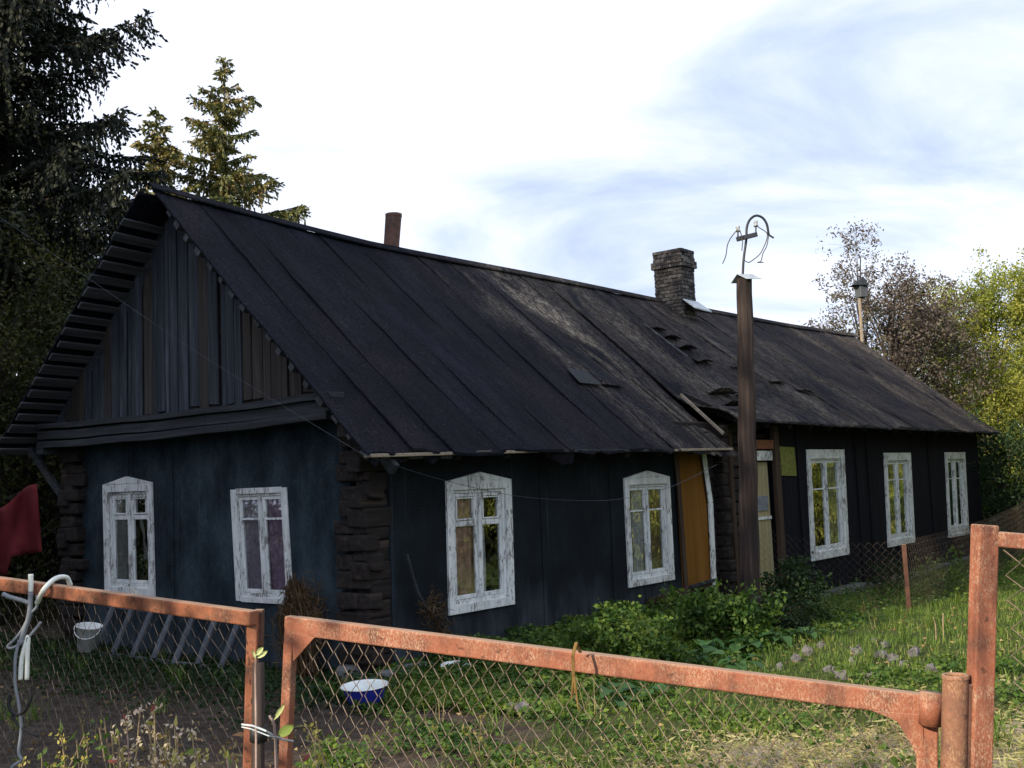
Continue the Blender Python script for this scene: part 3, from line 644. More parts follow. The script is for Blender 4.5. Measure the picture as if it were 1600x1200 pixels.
# gable walls run from right (v small) to left: the local axis is -D2 so that s grows to the right of the picture
def gwin(w): return dict(s=(-w['s'][1], -w['s'][0]), z=w['z'], lean=-w['lean'])
w1, P1 = window(GB, -D2, -D1, gwin(WG[1]), fr=.105, pediment=True, split=.27, vents=True, curtains=((LACE, -.1, .62), None), label='window with a pediment and torn rags hanging in its dark right half')
for (s0, t0, s1, t1, wd) in ((.70, 1.05, .80, .45, .05), (.84, 1.05, .92, .72, .035)):
    mb = MB(); N = 8; vs = []
    for i in range(N+1):
        f = i/N; s_ = s0+(s1-s0)*f+.012*math.sin(i*2.1); t_ = t0+(t1-t0)*f
        vs += [P1(s_-wd/2, t_, -.075+.01*math.sin(i)), P1(s_+wd/2*(1-.3*math.sin(i*1.7)), t_, -.085)]
    mb.add(vs, [(2*i, 2*i+1, 2*i+3, 2*i+2) for i in range(N)]); obj('torn_rag', mb, CABW, w1)
window(GB, -D2, -D1, gwin(WG[0]), fr=.05, trim=False, split=.25, curtains=((LILACP, -.1, 1.1), (LILAC, -.1, 1.1)), label='leaning window without trim, lace and lilac curtains behind')
window(H(0, 0, 0), D1, -D2, WF[0], fr=.105, pediment=True, split=.30, vents=True, curtains=((BROWNC, -.1, 1.1), (LACE, -.1, .35)), label='window with a pediment and a brown patterned curtain on its left')
window(H(0, 0, 0), D1, -D2, WF[1], fr=.10, pediment=True, split=.28, curtains=((LACE, .3, 1.1), (MUSTC, -.1, 1.1)), label='window with a pediment and a mustard curtain on its right')
window(H(0, -.02, 0), D1, -D2, WB[0], fr=.15, top=.17, split=.33, curtains=(None, (LACE, .1, 1.1)), label='widest white-framed tall window, nearest the pole')
window(H(0, -.02, 0), D1, -D2, WB[1], fr=.15, top=.16, split=.25, curtains=((LACE, .5, 1.1), None), label='middle tall white-framed window of the right half')
window(H(0, -.02, 0), D1, -D2, WB[2], fr=.14, top=.16, split=.28, sillout=.04, curtains=(None, (LACE, -.1, .6)), label='last tall white-framed window at the far end')
# ochre board, laths and white plank right of the second front window
bevel(obj('ochre_panel', MB().prism([H(6.0, -.02, .12), H(6.82, -.03, .10), H(6.78, -.03, 2.35), H(5.98, -.02, 2.35)], D2*.015), OCHRE, house), .003)
bevel(obj('lath', MB().bar(H(6.04, -.055, -.05), H(5.93, -.055, 2.32), .09, .03, D1), BROWNW, house), .004)
bevel(obj('lath', MB().bar(H(6.80, -.05, 1.3), H(6.62, -.055, 2.3), .035, .02, D1), BROWNW, house), .003)
bevel(obj('white_plank', MB().bar(H(6.83, -.06, .0), H(6.86, -.06, 1.3), .12, .03, D1).bar(H(6.86, -.06, 1.3), H(6.68, -.06, 2.33), .12, .03, D1), WHITEP, house), .003)
bevel(obj('sill_board', MB().bar(H(5.0, -.05, .03), H(6.75, -.05, .12), .10, .05), BROWNW, house), .004)
bevel(obj('sill_board', MB().bar(H(6.1, -.085, .13), H(6.80, -.085, .16), .045, .04), GREYH, house), .004)
# doorway between the two halves
for (a0, a1, m_) in ((7.62, 7.72, BROWNW), (8.22, 8.34, BROWNW)):
    bevel(obj('door_post', MB().prism([H(a0, -.03, -.4), H(a1, -.03, -.4), H(a1, -.03, 2.4), H(a0, -.03, 2.4)], D2*.1), m_, house), .005)
door = bevel(obj('door', MB().prism([H(8.36, .03, -.38), H(9.05, .03, -.38), H(9.02, .03, 1.9), H(8.34, .03, 1.9)], D2*.04), YELW, house), .003)
bevel(obj('door_rail', MB().bar(H(8.36, .015, .98), H(9.03, .015, .98), .05, .02), WHITEP, door), .003)
bevel(obj('door_glass', MB().bar(H(8.50, .018, 1.22), H(8.93, .018, 1.22), .24, .012), CABG, door), .003)
bevel(obj('door_head', MB().bar(H(8.3, -.03, 2.0), H(9.06, -.03, 2.0), .16, .06), WHITEP, house), .004)
bevel(obj('lintel', MB().bar(H(8.25, -.05, 2.18), H(9.1, -.05, 2.18), .15, .1), RUSTO, house), .005)
bevel(obj('door_post', MB().bar(H(9.14, -.08, -.5), H(9.12, -.08, 2.5), .16, .08, D1), BROWNW, house), .006)
bevel(obj('notice_board', MB().prism([H(9.40, -.045, 1.66), H(9.98, -.045, 1.64), H(9.96, -.045, 2.14), H(9.38, -.045, 2.15)], D2*.018), SIGNM, house), .003)
# lifted batten, torn patches and debris on the roof
bevel(obj('verge_lath', MB().bar(roofpt(7.0, .05, .08, 6.9), roofpt(7.03, .25, .13, 6.9), .045, .03), PALEW, house), .003)
bevel(obj('verge_lath', MB().bar(roofpt(9.0, .52, .06), roofpt(8.9, .74, .06), .022, .02), GREYL, house), .003)
for (u, t, l, w, cu) in ((9.35, .52, .22, .45, .14), (9.3, .60, .18, .5, .16), (9.25, .67, .16, .5, .14), (9.15, .73, .14, .45, .10), (8.5, .30, .2, .75, .22), (9.1, .27, .14, .5, .14), (10.9, .33, .16, .5, .08), (11.6, .27, .16, .6, .08), (10.2, .44, .1, .35, .07), (5.4, .32, .12, .45, .03), (7.6, .12, .2, .35, .16)):
    mb = MB(); N = 6; vs = []
    for i in range(N+1):
        f = i/N
        for j in range(4):
            h = .035+cu*(f**2)*(1-.35*abs(j-1.5))+random.uniform(-.008, .008); vs.append(roofpt(u+w*(j/3-.5)+.04*math.sin(i), t-l*.22*f*(1+.15*j), h))
    mb.add(vs, [(i*4+j, i*4+j+1, (i+1)*4+j+1, (i+1)*4+j) for i in range(N) for j in range(3)])
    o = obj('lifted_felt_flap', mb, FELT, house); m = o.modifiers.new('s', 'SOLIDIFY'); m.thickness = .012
bevel(obj('felt_patch', MB().prism([roofpt(4.6, .30, .05), roofpt(5.1, .29, .05), roofpt(5.05, .36, .05), roofpt(4.65, .37, .05)], Z*.012), GREYH, house), .003)

# chimney
cu, cv_ = 11.35, 2.95; CW, CD = .50, .62
chim = obj('chimney', MB().prism([H(cu-CW/2+.02, cv_-CD/2+.02, 4.6), H(cu+CW/2-.02, cv_-CD/2+.02, 4.6), H(cu+CW/2-.02, cv_+CD/2-.02, 4.6), H(cu-CW/2+.02, cv_+CD/2-.02, 4.6)], Z*1.66), CONC, house)
z = 4.72; row = 0; bme = {}
while z < 6.24:
    top = 6.0 > z > 5.88; ext = .045 if top else (.012 if z > 5.95 else 0)
    for side in range(4):
        L = (CD if side % 2 == 0 else CW)+2*ext; nb = 3 if L > .58 else 2
        off = (.5 if row % 2 else 0)
        cuts = [0]+[(k+1-off*.999)/nb for k in range(nb) if 0.05 < (k+1-off)/nb < .98]+[1]
        for c0, c1 in zip(cuts[:-1], cuts[1:]):
            s0, s1 = -L/2+L*c0+.004, -L/2+L*c1-.004; dpt = .045; dj = random.uniform(-.007, .009)
            if side == 0: c = H(cu-CW/2-ext-dj+.01, cv_+(s0+s1)/2, z+.031); ax, ay = D2*(s1-s0)/2, D1*dpt/2
            elif side == 2: c = H(cu+CW/2+ext+dj-.01, cv_+(s0+s1)/2, z+.031); ax, ay = D2*(s1-s0)/2, D1*dpt/2
            elif side == 1: c = H(cu+(s0+s1)/2, cv_-CD/2-ext-dj+.01, z+.031); ax, ay = D1*(s1-s0)/2, D2*dpt/2
            else: c = H(cu+(s0+s1)/2, cv_+CD/2+ext+dj-.01, z+.031); ax, ay = D1*(s1-s0)/2, D2*dpt/2
            if row > 16 and random.random() < .04: continue
            obj('brick', MB().box(c, ax, ay, Z*.031), BRICK, chim)
    z += .074; row += 1
bevel(obj('chimney_flashing', MB().prism([H(cu-.35, cv_-.62, 4.99), H(cu+.35, cv_-.62, 4.97), H(cu+.3, cv_-.34, 5.20), H(cu-.3, cv_-.34, 5.20)], Z*.03), ZINC, house), .004)
bevel(obj('chimney_cap_flue', MB().bar(H(cu-.1, cv_, 6.24), H(cu+.1, cv_, 6.24), .02, .3), CABB, house), .003)
# stove pipe behind the ridge
sp = at(612, 390, 16.0); mb = MB(); th = []
P_ = at(609, 420, 16.0); Q_ = at(615, 336, 16.0)
mb.tube([P_, (P_+Q_)/2, Q_], [.118, .118, .122], 20, False)
mb.tube([P_, Q_], .108, 20, False)
pp = obj('stove_pipe', mb, RUSTS, house, True)
obj('pipe_rim', MB().lathe(Q_, [(.106, -.02), (.106, .01), (.126, .015), (.126, -.03)], 20), RUSTD, pp, True)

# ------------------------------------------------------------------ chain-link helper
def chainlink(name, fn, Ls, Lt, cw, ch, r, mat, parent, wig=.003, sides=4, edge=None):
    """zigzag wires running in t; fn(s,t,d)->point"""
    mb = MB(); nc = int(Ls/(cw/2))+1; nr = int(Lt/(ch/2))+1
    for k in range(nc):
        pts = []
        for j in range(nr+1):
            s = (k+(j+k) % 2)*cw/2; t = j*ch/2
            if s > Ls: s = Ls
            d = .004*(1 if (j+k) % 2 else -1)
            q = fn(s+random.uniform(-wig, wig), t+random.uniform(-wig, wig), d)
            if edge is not None and not edge(s, t): 
                if len(pts) > 1: mb.tube(pts, r, sides, False)
                pts = []; continue
            pts.append(q)
        if len(pts) > 1: mb.tube(pts, r, sides, False)
    return obj(name, mb, mat, parent)

# ------------------------------------------------------------------ front gate
GL, GR = at(456, 976, 3.5), at(1462, 1104, 2.75)
gate = thing('garden_gate', 'wide low gate of rusty red box rail and chain-link, in the middle of the fence', 'gate', (GL[0], GL[1], 0))
gd = (GR-GL); gl_ = np.linalg.norm(gd); gd = gd/gl_; gn = np.cross(gd, Z); gn /= np.linalg.norm(gn)   # gn points towards the camera
if gn[1] > 0: gn = -gn
bevel(obj('top_rail', MB().bar(GL+gd*.012, GR-gd*.02, .055, .04), RUST, gate), .005, 2)
LB = at(440, 1330, 3.5)
bevel(obj('stile', MB().bar(GL+Z*.027, LB, .034, .032, gd), RUST, gate), .004, 2)
c0 = GL+Z*.024-gn*-.003+gn*.021
bevel(obj('corner_gusset', MB().prism([GL+gn*.018-Z*.02+gd*.015, GL+gn*.018-Z*.11+gd*.018, GL+gn*.018-Z*.026+gd*.10], gn*.006), RUST, gate), .001)
RB = at(1448, 1420, 2.75)
bevel(obj('stile', MB().bar(GR-Z*.02-gd*.02, RB, .05, .035, gd), RUST, gate), .004, 2)
bevel(obj('corner_gusset', MB().prism([GR+gn*.014-Z*.02-gd*.03, GR+gn*.014-Z*.17-gd*.035, GR+gn*.014-Z*.10-gd*.06, GR+gn*.014-Z*.045-gd*.09, GR+gn*.014-Z*.026-gd*.15], gn*.008), RUST, gate), .001)
obj('hinge_sleeve', MB().tube([at(1455, 1082, 2.73), at(1453, 1133, 2.73)], .027, 18), RUST, gate, True)
def gfn(s, t, d):
    top = GL+gd*(.02+s)-Z*.03
    return top-Z*t+gd*(.006*math.sin(t*9+s*4))+gn*(d+.012*math.sin(s*5)*math.sin(t*6))+Z*(-.012*math.sin(s*11)-.05*s*(s-gl_)*.3)
gm_ = chainlink('wire_mesh', gfn, gl_-.08, .95, .053, .062, .0017, WIRE, gate, .0028)
bevel(obj('bottom_rail', MB().bar(at(440, 1325, 3.5), at(1448, 1415, 2.75), .04, .03), RUST, gate), .004)
# twine hanging from the rail
tw = MB()
for (dx, ln) in ((0, .10), (.006, .14), (-.007, .115)):
    p = at(901+dx*200, 1022, 3.04)
    tw.tube([p+gn*-.03+Z*.0, p+Z*.03+gn*.0, p+gn*.03+Z*.0, p+gn*.03-Z*.06, p+gn*.028-Z*(ln)+gd*dx], .0026, 5)
tag(obj('twine', tw, TWINE, None), 'loop of yellow twine tied round the gate rail, its ends hanging', 'twine')
# pipe post and right panel
pt = at(1493, 1056, 2.62); pb = at(1485, 1440, 2.62); pw = thing('pipe_post', 'short rusty round pipe post right of the gate, open at the top', 'post', (pb[0], pb[1], 0))
obj('pipe', MB().tube([pb, pt], .029, 20, False).tube([pb, pt], .025, 20, False), RUSTP, pw, True)
obj('pipe_rim', MB().lathe(pt, [(.024, -.003), (.024, .003), (.031, .003), (.031, -.006)], 20), RUSTP, pw, True)
RT, RBt = at(1539, 820, 2.62), at(1521, 1450, 2.62)
rp = thing('fence_panel', 'tall right fence panel with thick rust-red post and chain-link beside the gate', 'fence panel', (RT[0], RT[1], 0), 'fence panels beside the gate')
bevel(obj('post', MB().bar(RT, RBt, .052, .04, (1, .15, 0)), RUST, rp), .004, 2)
RE = at(2050, 886, 2.35)
ra = at(1556, 842, 2.62)
bevel(obj('top_rail', MB().bar(ra, RE, .036, .03), RUST, rp), .004, 2)
bevel(obj('hinge_plate', MB().bar(at(1512, 1068, 2.62), at(1508, 1440, 2.62), .013, .03, (1, 0, 0)), RUSTD, rp), .002)
rd = RE-ra; rl = np.linalg.norm(rd); rd /= rl
bevel(obj('far_post', MB().bar(RE+Z*.02, RE-Z*1.2, .05, .04, rd), RUST, rp), .004)
chainlink('wire_mesh', lambda s, t, d: ra+rd*(.012+s)-Z*(.02+t)+rd*(.004*math.sin(t*8))+np.array([0, -1., 0])*(d+.01*math.sin(s*7+t*4)), rl-.02, 1.15, .062, .062, .0018, WIRE, rp, .003)
# left panel
LA, LC = at(-150, 891, 4.35), at(397, 966, 3.42)
lp = thing('fence_panel', 'left fence panel with orange rusty rail and fine chain-link, hung with plastic pipes', 'fence panel', (LC[0], LC[1], 0), 'fence panels beside the gate')
bevel(obj('top_rail', MB().bar(LA, LC, .046, .04), RUSTO, lp), .005, 2)
bevel(obj('post', MB().bar(at(396, 958, 3.45), at(386, 1330, 3.45), .034, .034, (1, 0, 0)), RUSTO, lp), .004, 2)
bevel(obj('post_end', MB().bar(at(405, 952, 3.47), at(404, 1010, 3.47), .03, .03, (1, 0, 0)), RUSTD, lp), .004, 2)
ld = LC-LA; ll = np.linalg.norm(ld); ld /= ll; lnr = np.cross(ld, Z)
chainlink('wire_mesh', lambda s, t, d: LA+ld*s-Z*(.025+t)+ld*(.01*math.sin(t*7))+lnr*(d+.012*math.sin(s*5+t*3))+Z*(-.01*math.sin(s*6)), ll-.03, 1.2, 0.058, .060, .0010, WIRED, lp, .004)
# stake with tie
st = thing('gate_stake', 'short round wooden stake wired to the fence post left of the gate', 'stake', (at(404, 1200, 3.3)[0], at(404, 1200, 3.3)[1], 0))
mb = MB().tube([at(404, 1400, 3.3), at(403, 1200, 3.3), at(404, 1036, 3.3)], [.021, .020, .018], 12); obj('shaft', mb, POLEW, st, True)
obj('rubber_band', MB().tube([at(404, 1158, 3.3), at(404, 1135, 3.3)], .026, 14), CABB, st, True)
tm = MB()
tm.tube([at(378, 1132, 3.22), at(395, 1134, 3.2), at(415, 1142, 3.2), at(438, 1155, 3.3), at(458, 1158, 3.4)], .003, 5)
tm.tube([at(378, 1136, 3.22), at(392, 1139, 3.2), at(420, 1150, 3.2), at(440, 1153, 3.3)], .002, 5)
tag(obj('tie_wire', tm, ZINC, None), 'bright twisted wire tying the stake to the gate', 'wire')

# plastic pipes and cables hung over the left rail
def curve(pts, n=10):
    pts = [np.asarray(p, float) for p in pts]; P0 = [2*pts[0]-pts[1]]+pts+[2*pts[-1]-pts[-2]]; out = []
    for i in range(1, len(P0)-2):
        a, b, c, d = P0[i-1:i+3]
        for k in range(n):
            t = k/n; out.append(.5*((2*b)+(-a+c)*t+(2*a-5*b+4*c-d)*t*t+(-a+3*b-3*c+d)*t**3))
    out.append(pts[-1]); return out
def cable(name, label, pts, r, mat, cat='pipe', grp=None, d0=3.9):
    o = obj(name, MB().tube(curve([at(p[0], p[1], p[2] if len(p) > 2 else d0) for p in pts]), r, 7), mat, None, True); return tag(o, label, cat, grp)
cable('plastic_pipe', 'white plastic pipe arching over the left fence rail', [(58, 942), (68, 922, 3.85), (85, 905, 3.9), (103, 902, 3.97), (110, 914, 4.0)], .009, CABW)
cable('plastic_pipe', 'white pipe end standing upright above the left rail', [(48, 897), (48, 925)], .009, CABW)
cable('plastic_pipe', 'bluish pipe running down from the left rail to the fold', [(48, 926), (47, 950), (44, 968), (38, 985), (32, 1005)], .009, CABG)
cable('plastic_pipe', 'thick white pipe folded double on the left mesh', [(32, 1062), (34, 1030), (41, 1004), (44, 996), (43, 1020), (42, 1062)], .008, CABW)
cable('plastic_pipe', 'pale pipe with a knobbed end sticking out left', [(4, 928), (15, 933), (30, 937), (46, 942)], .008, CABG)
cable('cable', 'thin pale cable hanging to the ground at far left', [(30, 1000), (24, 1030), (24, 1070), (30, 1105), (33, 1140), (29, 1175), (33, 1188), (18, 1200), (10, 1230)], .0055, CABG, 'cable')
cable('cable', 'thin cable looping left of the folded white pipe', [(64, 972), (54, 985), (40, 1000), (20, 1012), (12, 1010), (22, 1000), (34, 985), (47, 960), (57, 948), (58, 930)], .005, CABG, 'cable')
cable('rubber_hose', 'black rubber hose loop hanging on the left mesh', [(46, 1075), (48, 1090), (40, 1108), (28, 1117), (17, 1110), (14, 1098), (16, 1085)], .007, CABB, 'hose')
cable('rubber_hose', 'black hose trailing low across the left mesh', [(18, 1116), (28, 1132), (45, 1144), (60, 1150)], .005, CABB, 'hose')

# ------------------------------------------------------------------ utility pole
PB = at(1172, 968, 13.8); PB[2] = g(PB[0], PB[1])-.05; PT = at(1163, 436, 13.8)
pole = thing('utility_pole', 'old brown squared wooden pole with tin cap in front of the doorway', 'pole', PB)
nrings = 24; mb = MB(); pts = [PB+(PT-PB)*i/nrings for i in range(nrings+1)]
mb.tube([p+np.array([.006*math.sin(i*1.3), .006*math.cos(i), 0]) for i, p in enumerate(pts)], [.132-.034*i/nrings for i in range(nrings+1)], 10)
obj('shaft', mb, POLEW, pole)
cr = np.array([1., .25, 0]); cr /= np.linalg.norm(cr); cb = np.array([-.25, 1, 0.]); cb /= np.linalg.norm(cb)
bevel(obj('tin_cap', MB().prism([PT-cr*.10-cb*.0+Z*.06, PT+cr*.11+Z*.06, PT+cr*.16-cb*.16-Z*.03, PT-cr*.05-cb*.16-Z*.03], Z*.008).prism([PT-cr*.10+Z*.06, PT+cr*.11+Z*.06, PT+cr*.09+cb*.15-Z*.03, PT-cr*.12+cb*.15-Z*.03], Z*.008), ZINC, pole), .002)
rod = obj('bent_rod', MB().tube(curve([at(x, y, 13.8) for x, y in ((1160, 440), (1162, 405), (1166, 375), (1167, 355), (1172, 343), (1181, 337), (1191, 340), (1198, 350), (1201, 366))]), .016, 8), STEEL, pole, True)
bevel(obj('cross_arm', MB().bar(at(1151, 374, 13.75), at(1183, 366, 13.75), .055, .05), STEEL, pole), .004)
for (x, y0, y1) in ((1153, 374, 358), (1181, 366, 350)):
    pin = obj('insulator_pin', MB().tube([at(x, y0, 13.75), at(x, y1, 13.75)], .010, 6), STEEL, pole)
    c = at(x, y1, 13.75); obj('insulator', MB().lathe(c, [(0, .05), (.022, .045), (.03, .02), (.02, .0), (.032, -.015), (.03, -.035), (0, -.035)], 14), CERAM, pin, True)
bevel(obj('rod_end', MB().bar(at(1200, 366, 13.8), at(1209, 372, 13.8), .02, .02), STEEL, pole), .002)
for pts_ in (((1153, 358), (1143, 370), (1137, 382), (1135, 395), (1133, 403), (1129, 412)), ((1181, 352), (1188, 357), (1196, 362), (1199, 368), (1196, 380), (1188, 396), (1178, 405), (1170, 410), (1163, 407)), ((1201, 368), (1198, 384), (1192, 396), (1189, 408), (1183, 410), (1193, 410)), ((1156, 360), (1160, 375), (1159, 392))):
    obj('loose_wire', MB().tube(curve([at(x, y, 13.7) for x, y in pts_], 5), .0065, 5), WIRED, pole)

ow = MB()
ow.tube(curve([at(-60, 300, 12.5), at(30, 360, 12.2), at(300, 545, 11.2), at(560, 706, 10.3)], 6), .0016, 4)
ow.tube(curve([at(560, 706, 10.3), at(620, 728, 10.9), at(700, 752, 11.6), at(800, 774, 12.5), at(900, 782, 13.3), at(975, 779, 13.9), at(1050, 760, 14.4), at(1120, 726, 15.2)], 6), .0026, 4)
tag(obj('overhead_wire', ow, WIREK, None), 'thin wire sagging from the left trees past the corner eave to the pole', 'wire')
WM_ = None

# ------------------------------------------------------------------ yard things
def on_ground(x, y): return px_ground(x, y)
# yard mesh fence
yf = thing('yard_mesh_fence', 'sagging low wire mesh on a rusty stake in front of the right half', 'fence', on_ground(1421, 958))
ya, yb, yc = at(1190, 812, 14.3), at(1420, 818, 14.4), at(1560, 822, 17.5)
yg = [on_ground(1190, 960), on_ground(1421, 958)]
bevel(obj('stake', MB().bar(yg[1]-Z*.1, np.array([yg[1][0]-.01, yg[1][1], 1.7-(848-731)/1700*yg[1][1]]), .055, .04, (1, 0, 0)), RUSTD, yf), .004)
for A, B in ((np.array([yg[0][0], yg[0][1], .95]), np.array([yg[1][0], yg[1][1], .72])), (np.array([yg[1][0], yg[1][1], .72]), H(20.5, -1.2, .9))):
    dd = B-A; l_ = np.linalg.norm(dd); dd /= l_; nn = np.cross(dd, Z)
    chainlink('wire_mesh', lambda s, t, d: A+dd*s-Z*t*(1)+nn*(d+.01*math.sin(s*2))-Z*(.12*math.sin(math.pi*s/l_)), l_, 1.05, .11, .11, .0018, WIRED, yf, .006, 3)

def bucket():
    c = on_ground(135, 1028); c = np.array([c[0], c[1], c[2]+.08])
    t = thing('plastic_bucket', 'tilted old white plastic bucket with handle by the left gable corner', 'bucket', c)
    ax = unit(np.array([.16, -.10, 1.])[None])[0]; x_ = unit(np.cross([0, 1., 0], ax)[None])[0]; y_ = np.cross(ax, x_); A = np.stack([x_, y_, ax], 1)
    obj('shell', MB().lathe(c, [(0, .01), (.105, .01), (.15, .30), (.158, .30), (.158, .315), (.145, .315), (.10, .02), (0, .02)], 24, A), BUCK, t, True)
    pts = [c+A@np.array([.155*math.cos(a), -.155*abs(math.sin(a))*.6-.05, .30-.12*abs(math.sin(a))]) for a in np.linspace(0, math.pi, 12)]
    obj('handle', MB().tube(pts, .006, 6), BUCK, t, True)
bucket()
# ladder leaning on the gable wall
lad = thing('wooden_ladder', 'grey wooden ladder lying on its side against the gable wall', 'ladder', H(-.8, 3.5, -.2))
la, lb = H(-.13, 4.75, .36), H(-.13, 1.75, .30); lc_, lde = H(-.46, 4.6, -.17), H(-.46, 1.7, -.17)
bevel(obj('rail', MB().bar(la, lb, .05, .05), GREYL, lad), .005); bevel(obj('rail', MB().bar(lc_, lde, .05, .05), GREYL, lad), .005)
for i in range(7):
    v_ = 4.55-.43*i; a, b = H(-.17, v_, .40), H(-.50, v_-.02, -.20)
    bevel(obj('rung', MB().bar(a, b, .085, .03, D2), GREYL, lad), .004)
# basins
def basin(px, py, r, h, tilt, label, under, d=None):
    c = on_ground(px, py) if d is None else at(px, py, d)
    t = thing('enamel_basin', label, 'basin', c)
    ax = unit(np.array([tilt[0], tilt[1], 1.])[None])[0]; x_ = unit(np.cross([0, 1., 0], ax)[None])[0]; y_ = np.cross(ax, x_); A = np.stack([x_, y_, ax], 1)
    obj('bowl', MB().lathe(c, [(0, .0), (r*.55, .0), (r*.78, h*.4), (r*.9, h*.93)], 32, A), under, t, True)
    obj('rim', MB().lathe(c, [(r*.9, h*.93), (r*1.02, h*.97), (r*1.03, h), (r*.93, h*1.01), (r*.88, h*.95), (r*.74, h*.42), (r*.5, .012), (0, .012)], 32, A), WHITEE, t, True)
basin(571, 1103, .205, .18, (-.02, -.06), 'deep enamel basin, blue outside and white rimmed, among weeds by the corner', BLUEE, 9.6)
basin(714, 1046, .16, .05, (0, -.12), 'small pale enamel dish lying behind the weeds under the front window', WHITEE, 11.0)
# cloth on line
cl = MB(); N = 16; vs = []
for ti in range(13):
    for xi in range(N+1):
        f = xi/N; x = -60+118*f; top = 800-40*f**1.6-8*math.sin(f*9); bot = 882-20*f+ (28 if .45 < f < .62 else 0)
        y = top+(bot-top)*ti/12; vs.append(at(x+8*(ti/12)*f, y, 13.2+.09*math.sin(xi*1.1)+.04*math.sin(ti*.5+xi)))
cl.add(vs, [(t_*(N+1)+x, t_*(N+1)+x+1, (t_+1)*(N+1)+x+1, (t_+1)*(N+1)+x) for t_ in range(12) for x in range(N)])
o = tag(obj('red_cloth', cl, REDC, None, True), 'dark red cloth hung up at the far left beside the gable', 'cloth'); md = o.modifiers.new('s', 'SOLIDIFY'); md.thickness = .01
o = tag(obj('clothesline', MB().tube(curve([at(-140, 812, 13.2), at(-60, 800, 13.2), at(0, 783, 13.2), at(48, 760, 13.2), at(100, 735, 13.8)], 5), .003, 5), CABB, None), 'line carrying the red cloth to the house corner', 'clothesline')
# birdhouse
bh = thing('birdhouse', 'small grey birdhouse on a pale pole beyond the far end of the roof', 'birdhouse', (at(1343, 540, 31)[0], 31, -.5))
bevel(obj('pole', MB().bar(np.array([at(1343, 540, 31)[0], 31, -.5]), at(1343, 466, 31), .07, .07), PALEW, bh), .01)
bevel(obj('box', MB().box(at(1346, 453, 31), (.12, .04, 0), (-.04, .12, 0), (0, 0, .22)), GREYL, bh), .01)
bevel(obj('roof', MB().prism([at(1333, 445, 30.8), at(1358, 445, 30.8), at(1349, 432, 30.8)], (0, .4, 0)), GREYW, bh), .005)
# stones: the rubble in the grass
srand = random.Random(5)
def stone_mesh():
    mb = MB(); n = 7; vs = []
    for i in range(5):
        ph = math.pi*i/4
        for j in range(n):
            t = 2*math.pi*j/n; r = srand.uniform(.65, 1.25); vs.append((r*math.sin(ph)*math.cos(t), r*.75*math.sin(ph)*math.sin(t), .62*r*math.cos(ph)+srand.uniform(-.12, .12)))
    mb.add(vs, [(i*n+j, i*n+(j+1) % n, (i+1)*n+(j+1) % n, (i+1)*n+j) for i in range(4) for j in range(n)]); return mb.mesh('rubble_stone', STONE)
sm_ = [stone_mesh() for _ in range(4)]
STN = [(1340, 1018, 15, 'upright dark grey stone, biggest at the back of the rubble'), (1383, 1006, 9, 'small round stone at the back right of the rubble'), (1366, 998, 8, 'darkest stone, farthest back in the rubble'),
 (1376, 1022, 12, 'broad grey stone in the middle of the rubble'), (1396, 1029, 12, 'grey stone leaning on the broad middle one'), (1298, 1048, 14, 'pointed dark stone at the front left of the rubble'), (1316, 1056, 13, 'split grey stone next to the pointed front one'),
 (1330, 1033, 10, 'flat stone left of the middle of the rubble'), (1262, 1018, 11, 'dark stone near the broad-leaved plants, left of the rubble'), (1242, 1028, 11, 'low flat stone half in the grass at far left of the rubble'), (1430, 1020, 12, 'pale brownish stone at the right side of the rubble'),
 (1362, 1058, 15, 'pale stone at the very front, just above the gate rail'), (1455, 1046, 12, 'dark flat stone beside the pipe post'), (1410, 1036, 8, 'small stone in the grass between the pale and the broad ones'), (1218, 1040, 8, 'tiny stone farthest left in the yard grass'), (1285, 1006, 8, 'small grey chip behind the rubble on the left')]
for i, (x, y, r, lab) in enumerate(STN):
    p = on_ground(x, y+5); sc = r/1700*p[1]*.95
    o = bpy.data.objects.new('rubble_stone', sm_[i % 4]); o.location = (p[0], p[1], p[2]+sc*.3); o.rotation_euler = (srand.uniform(-.5, .5), srand.uniform(-.5, .5), srand.uniform(0, 6)); o.scale = (sc, sc, sc*srand.uniform(1.0, 1.6)); link(o)
    tag(o, lab, 'stone', 'rubble stones in the yard grass')
for (x, y, r, lab) in ((818, 1118, 13, 'flat grey stone in the weeds below the first front window'), (800, 1116, 10, 'narrow grey stone left of the flat one in the weeds')):
    p = on_ground(x, y); sc = r/1700*p[1]*1.3
    o = bpy.data.objects.new('weed_stone', sm_[2]); o.location = (p[0], p[1], p[2]+.05); o.rotation_euler = (.9, .2, 1); o.scale = (sc, sc, sc); link(o); tag(o, lab, 'stone')

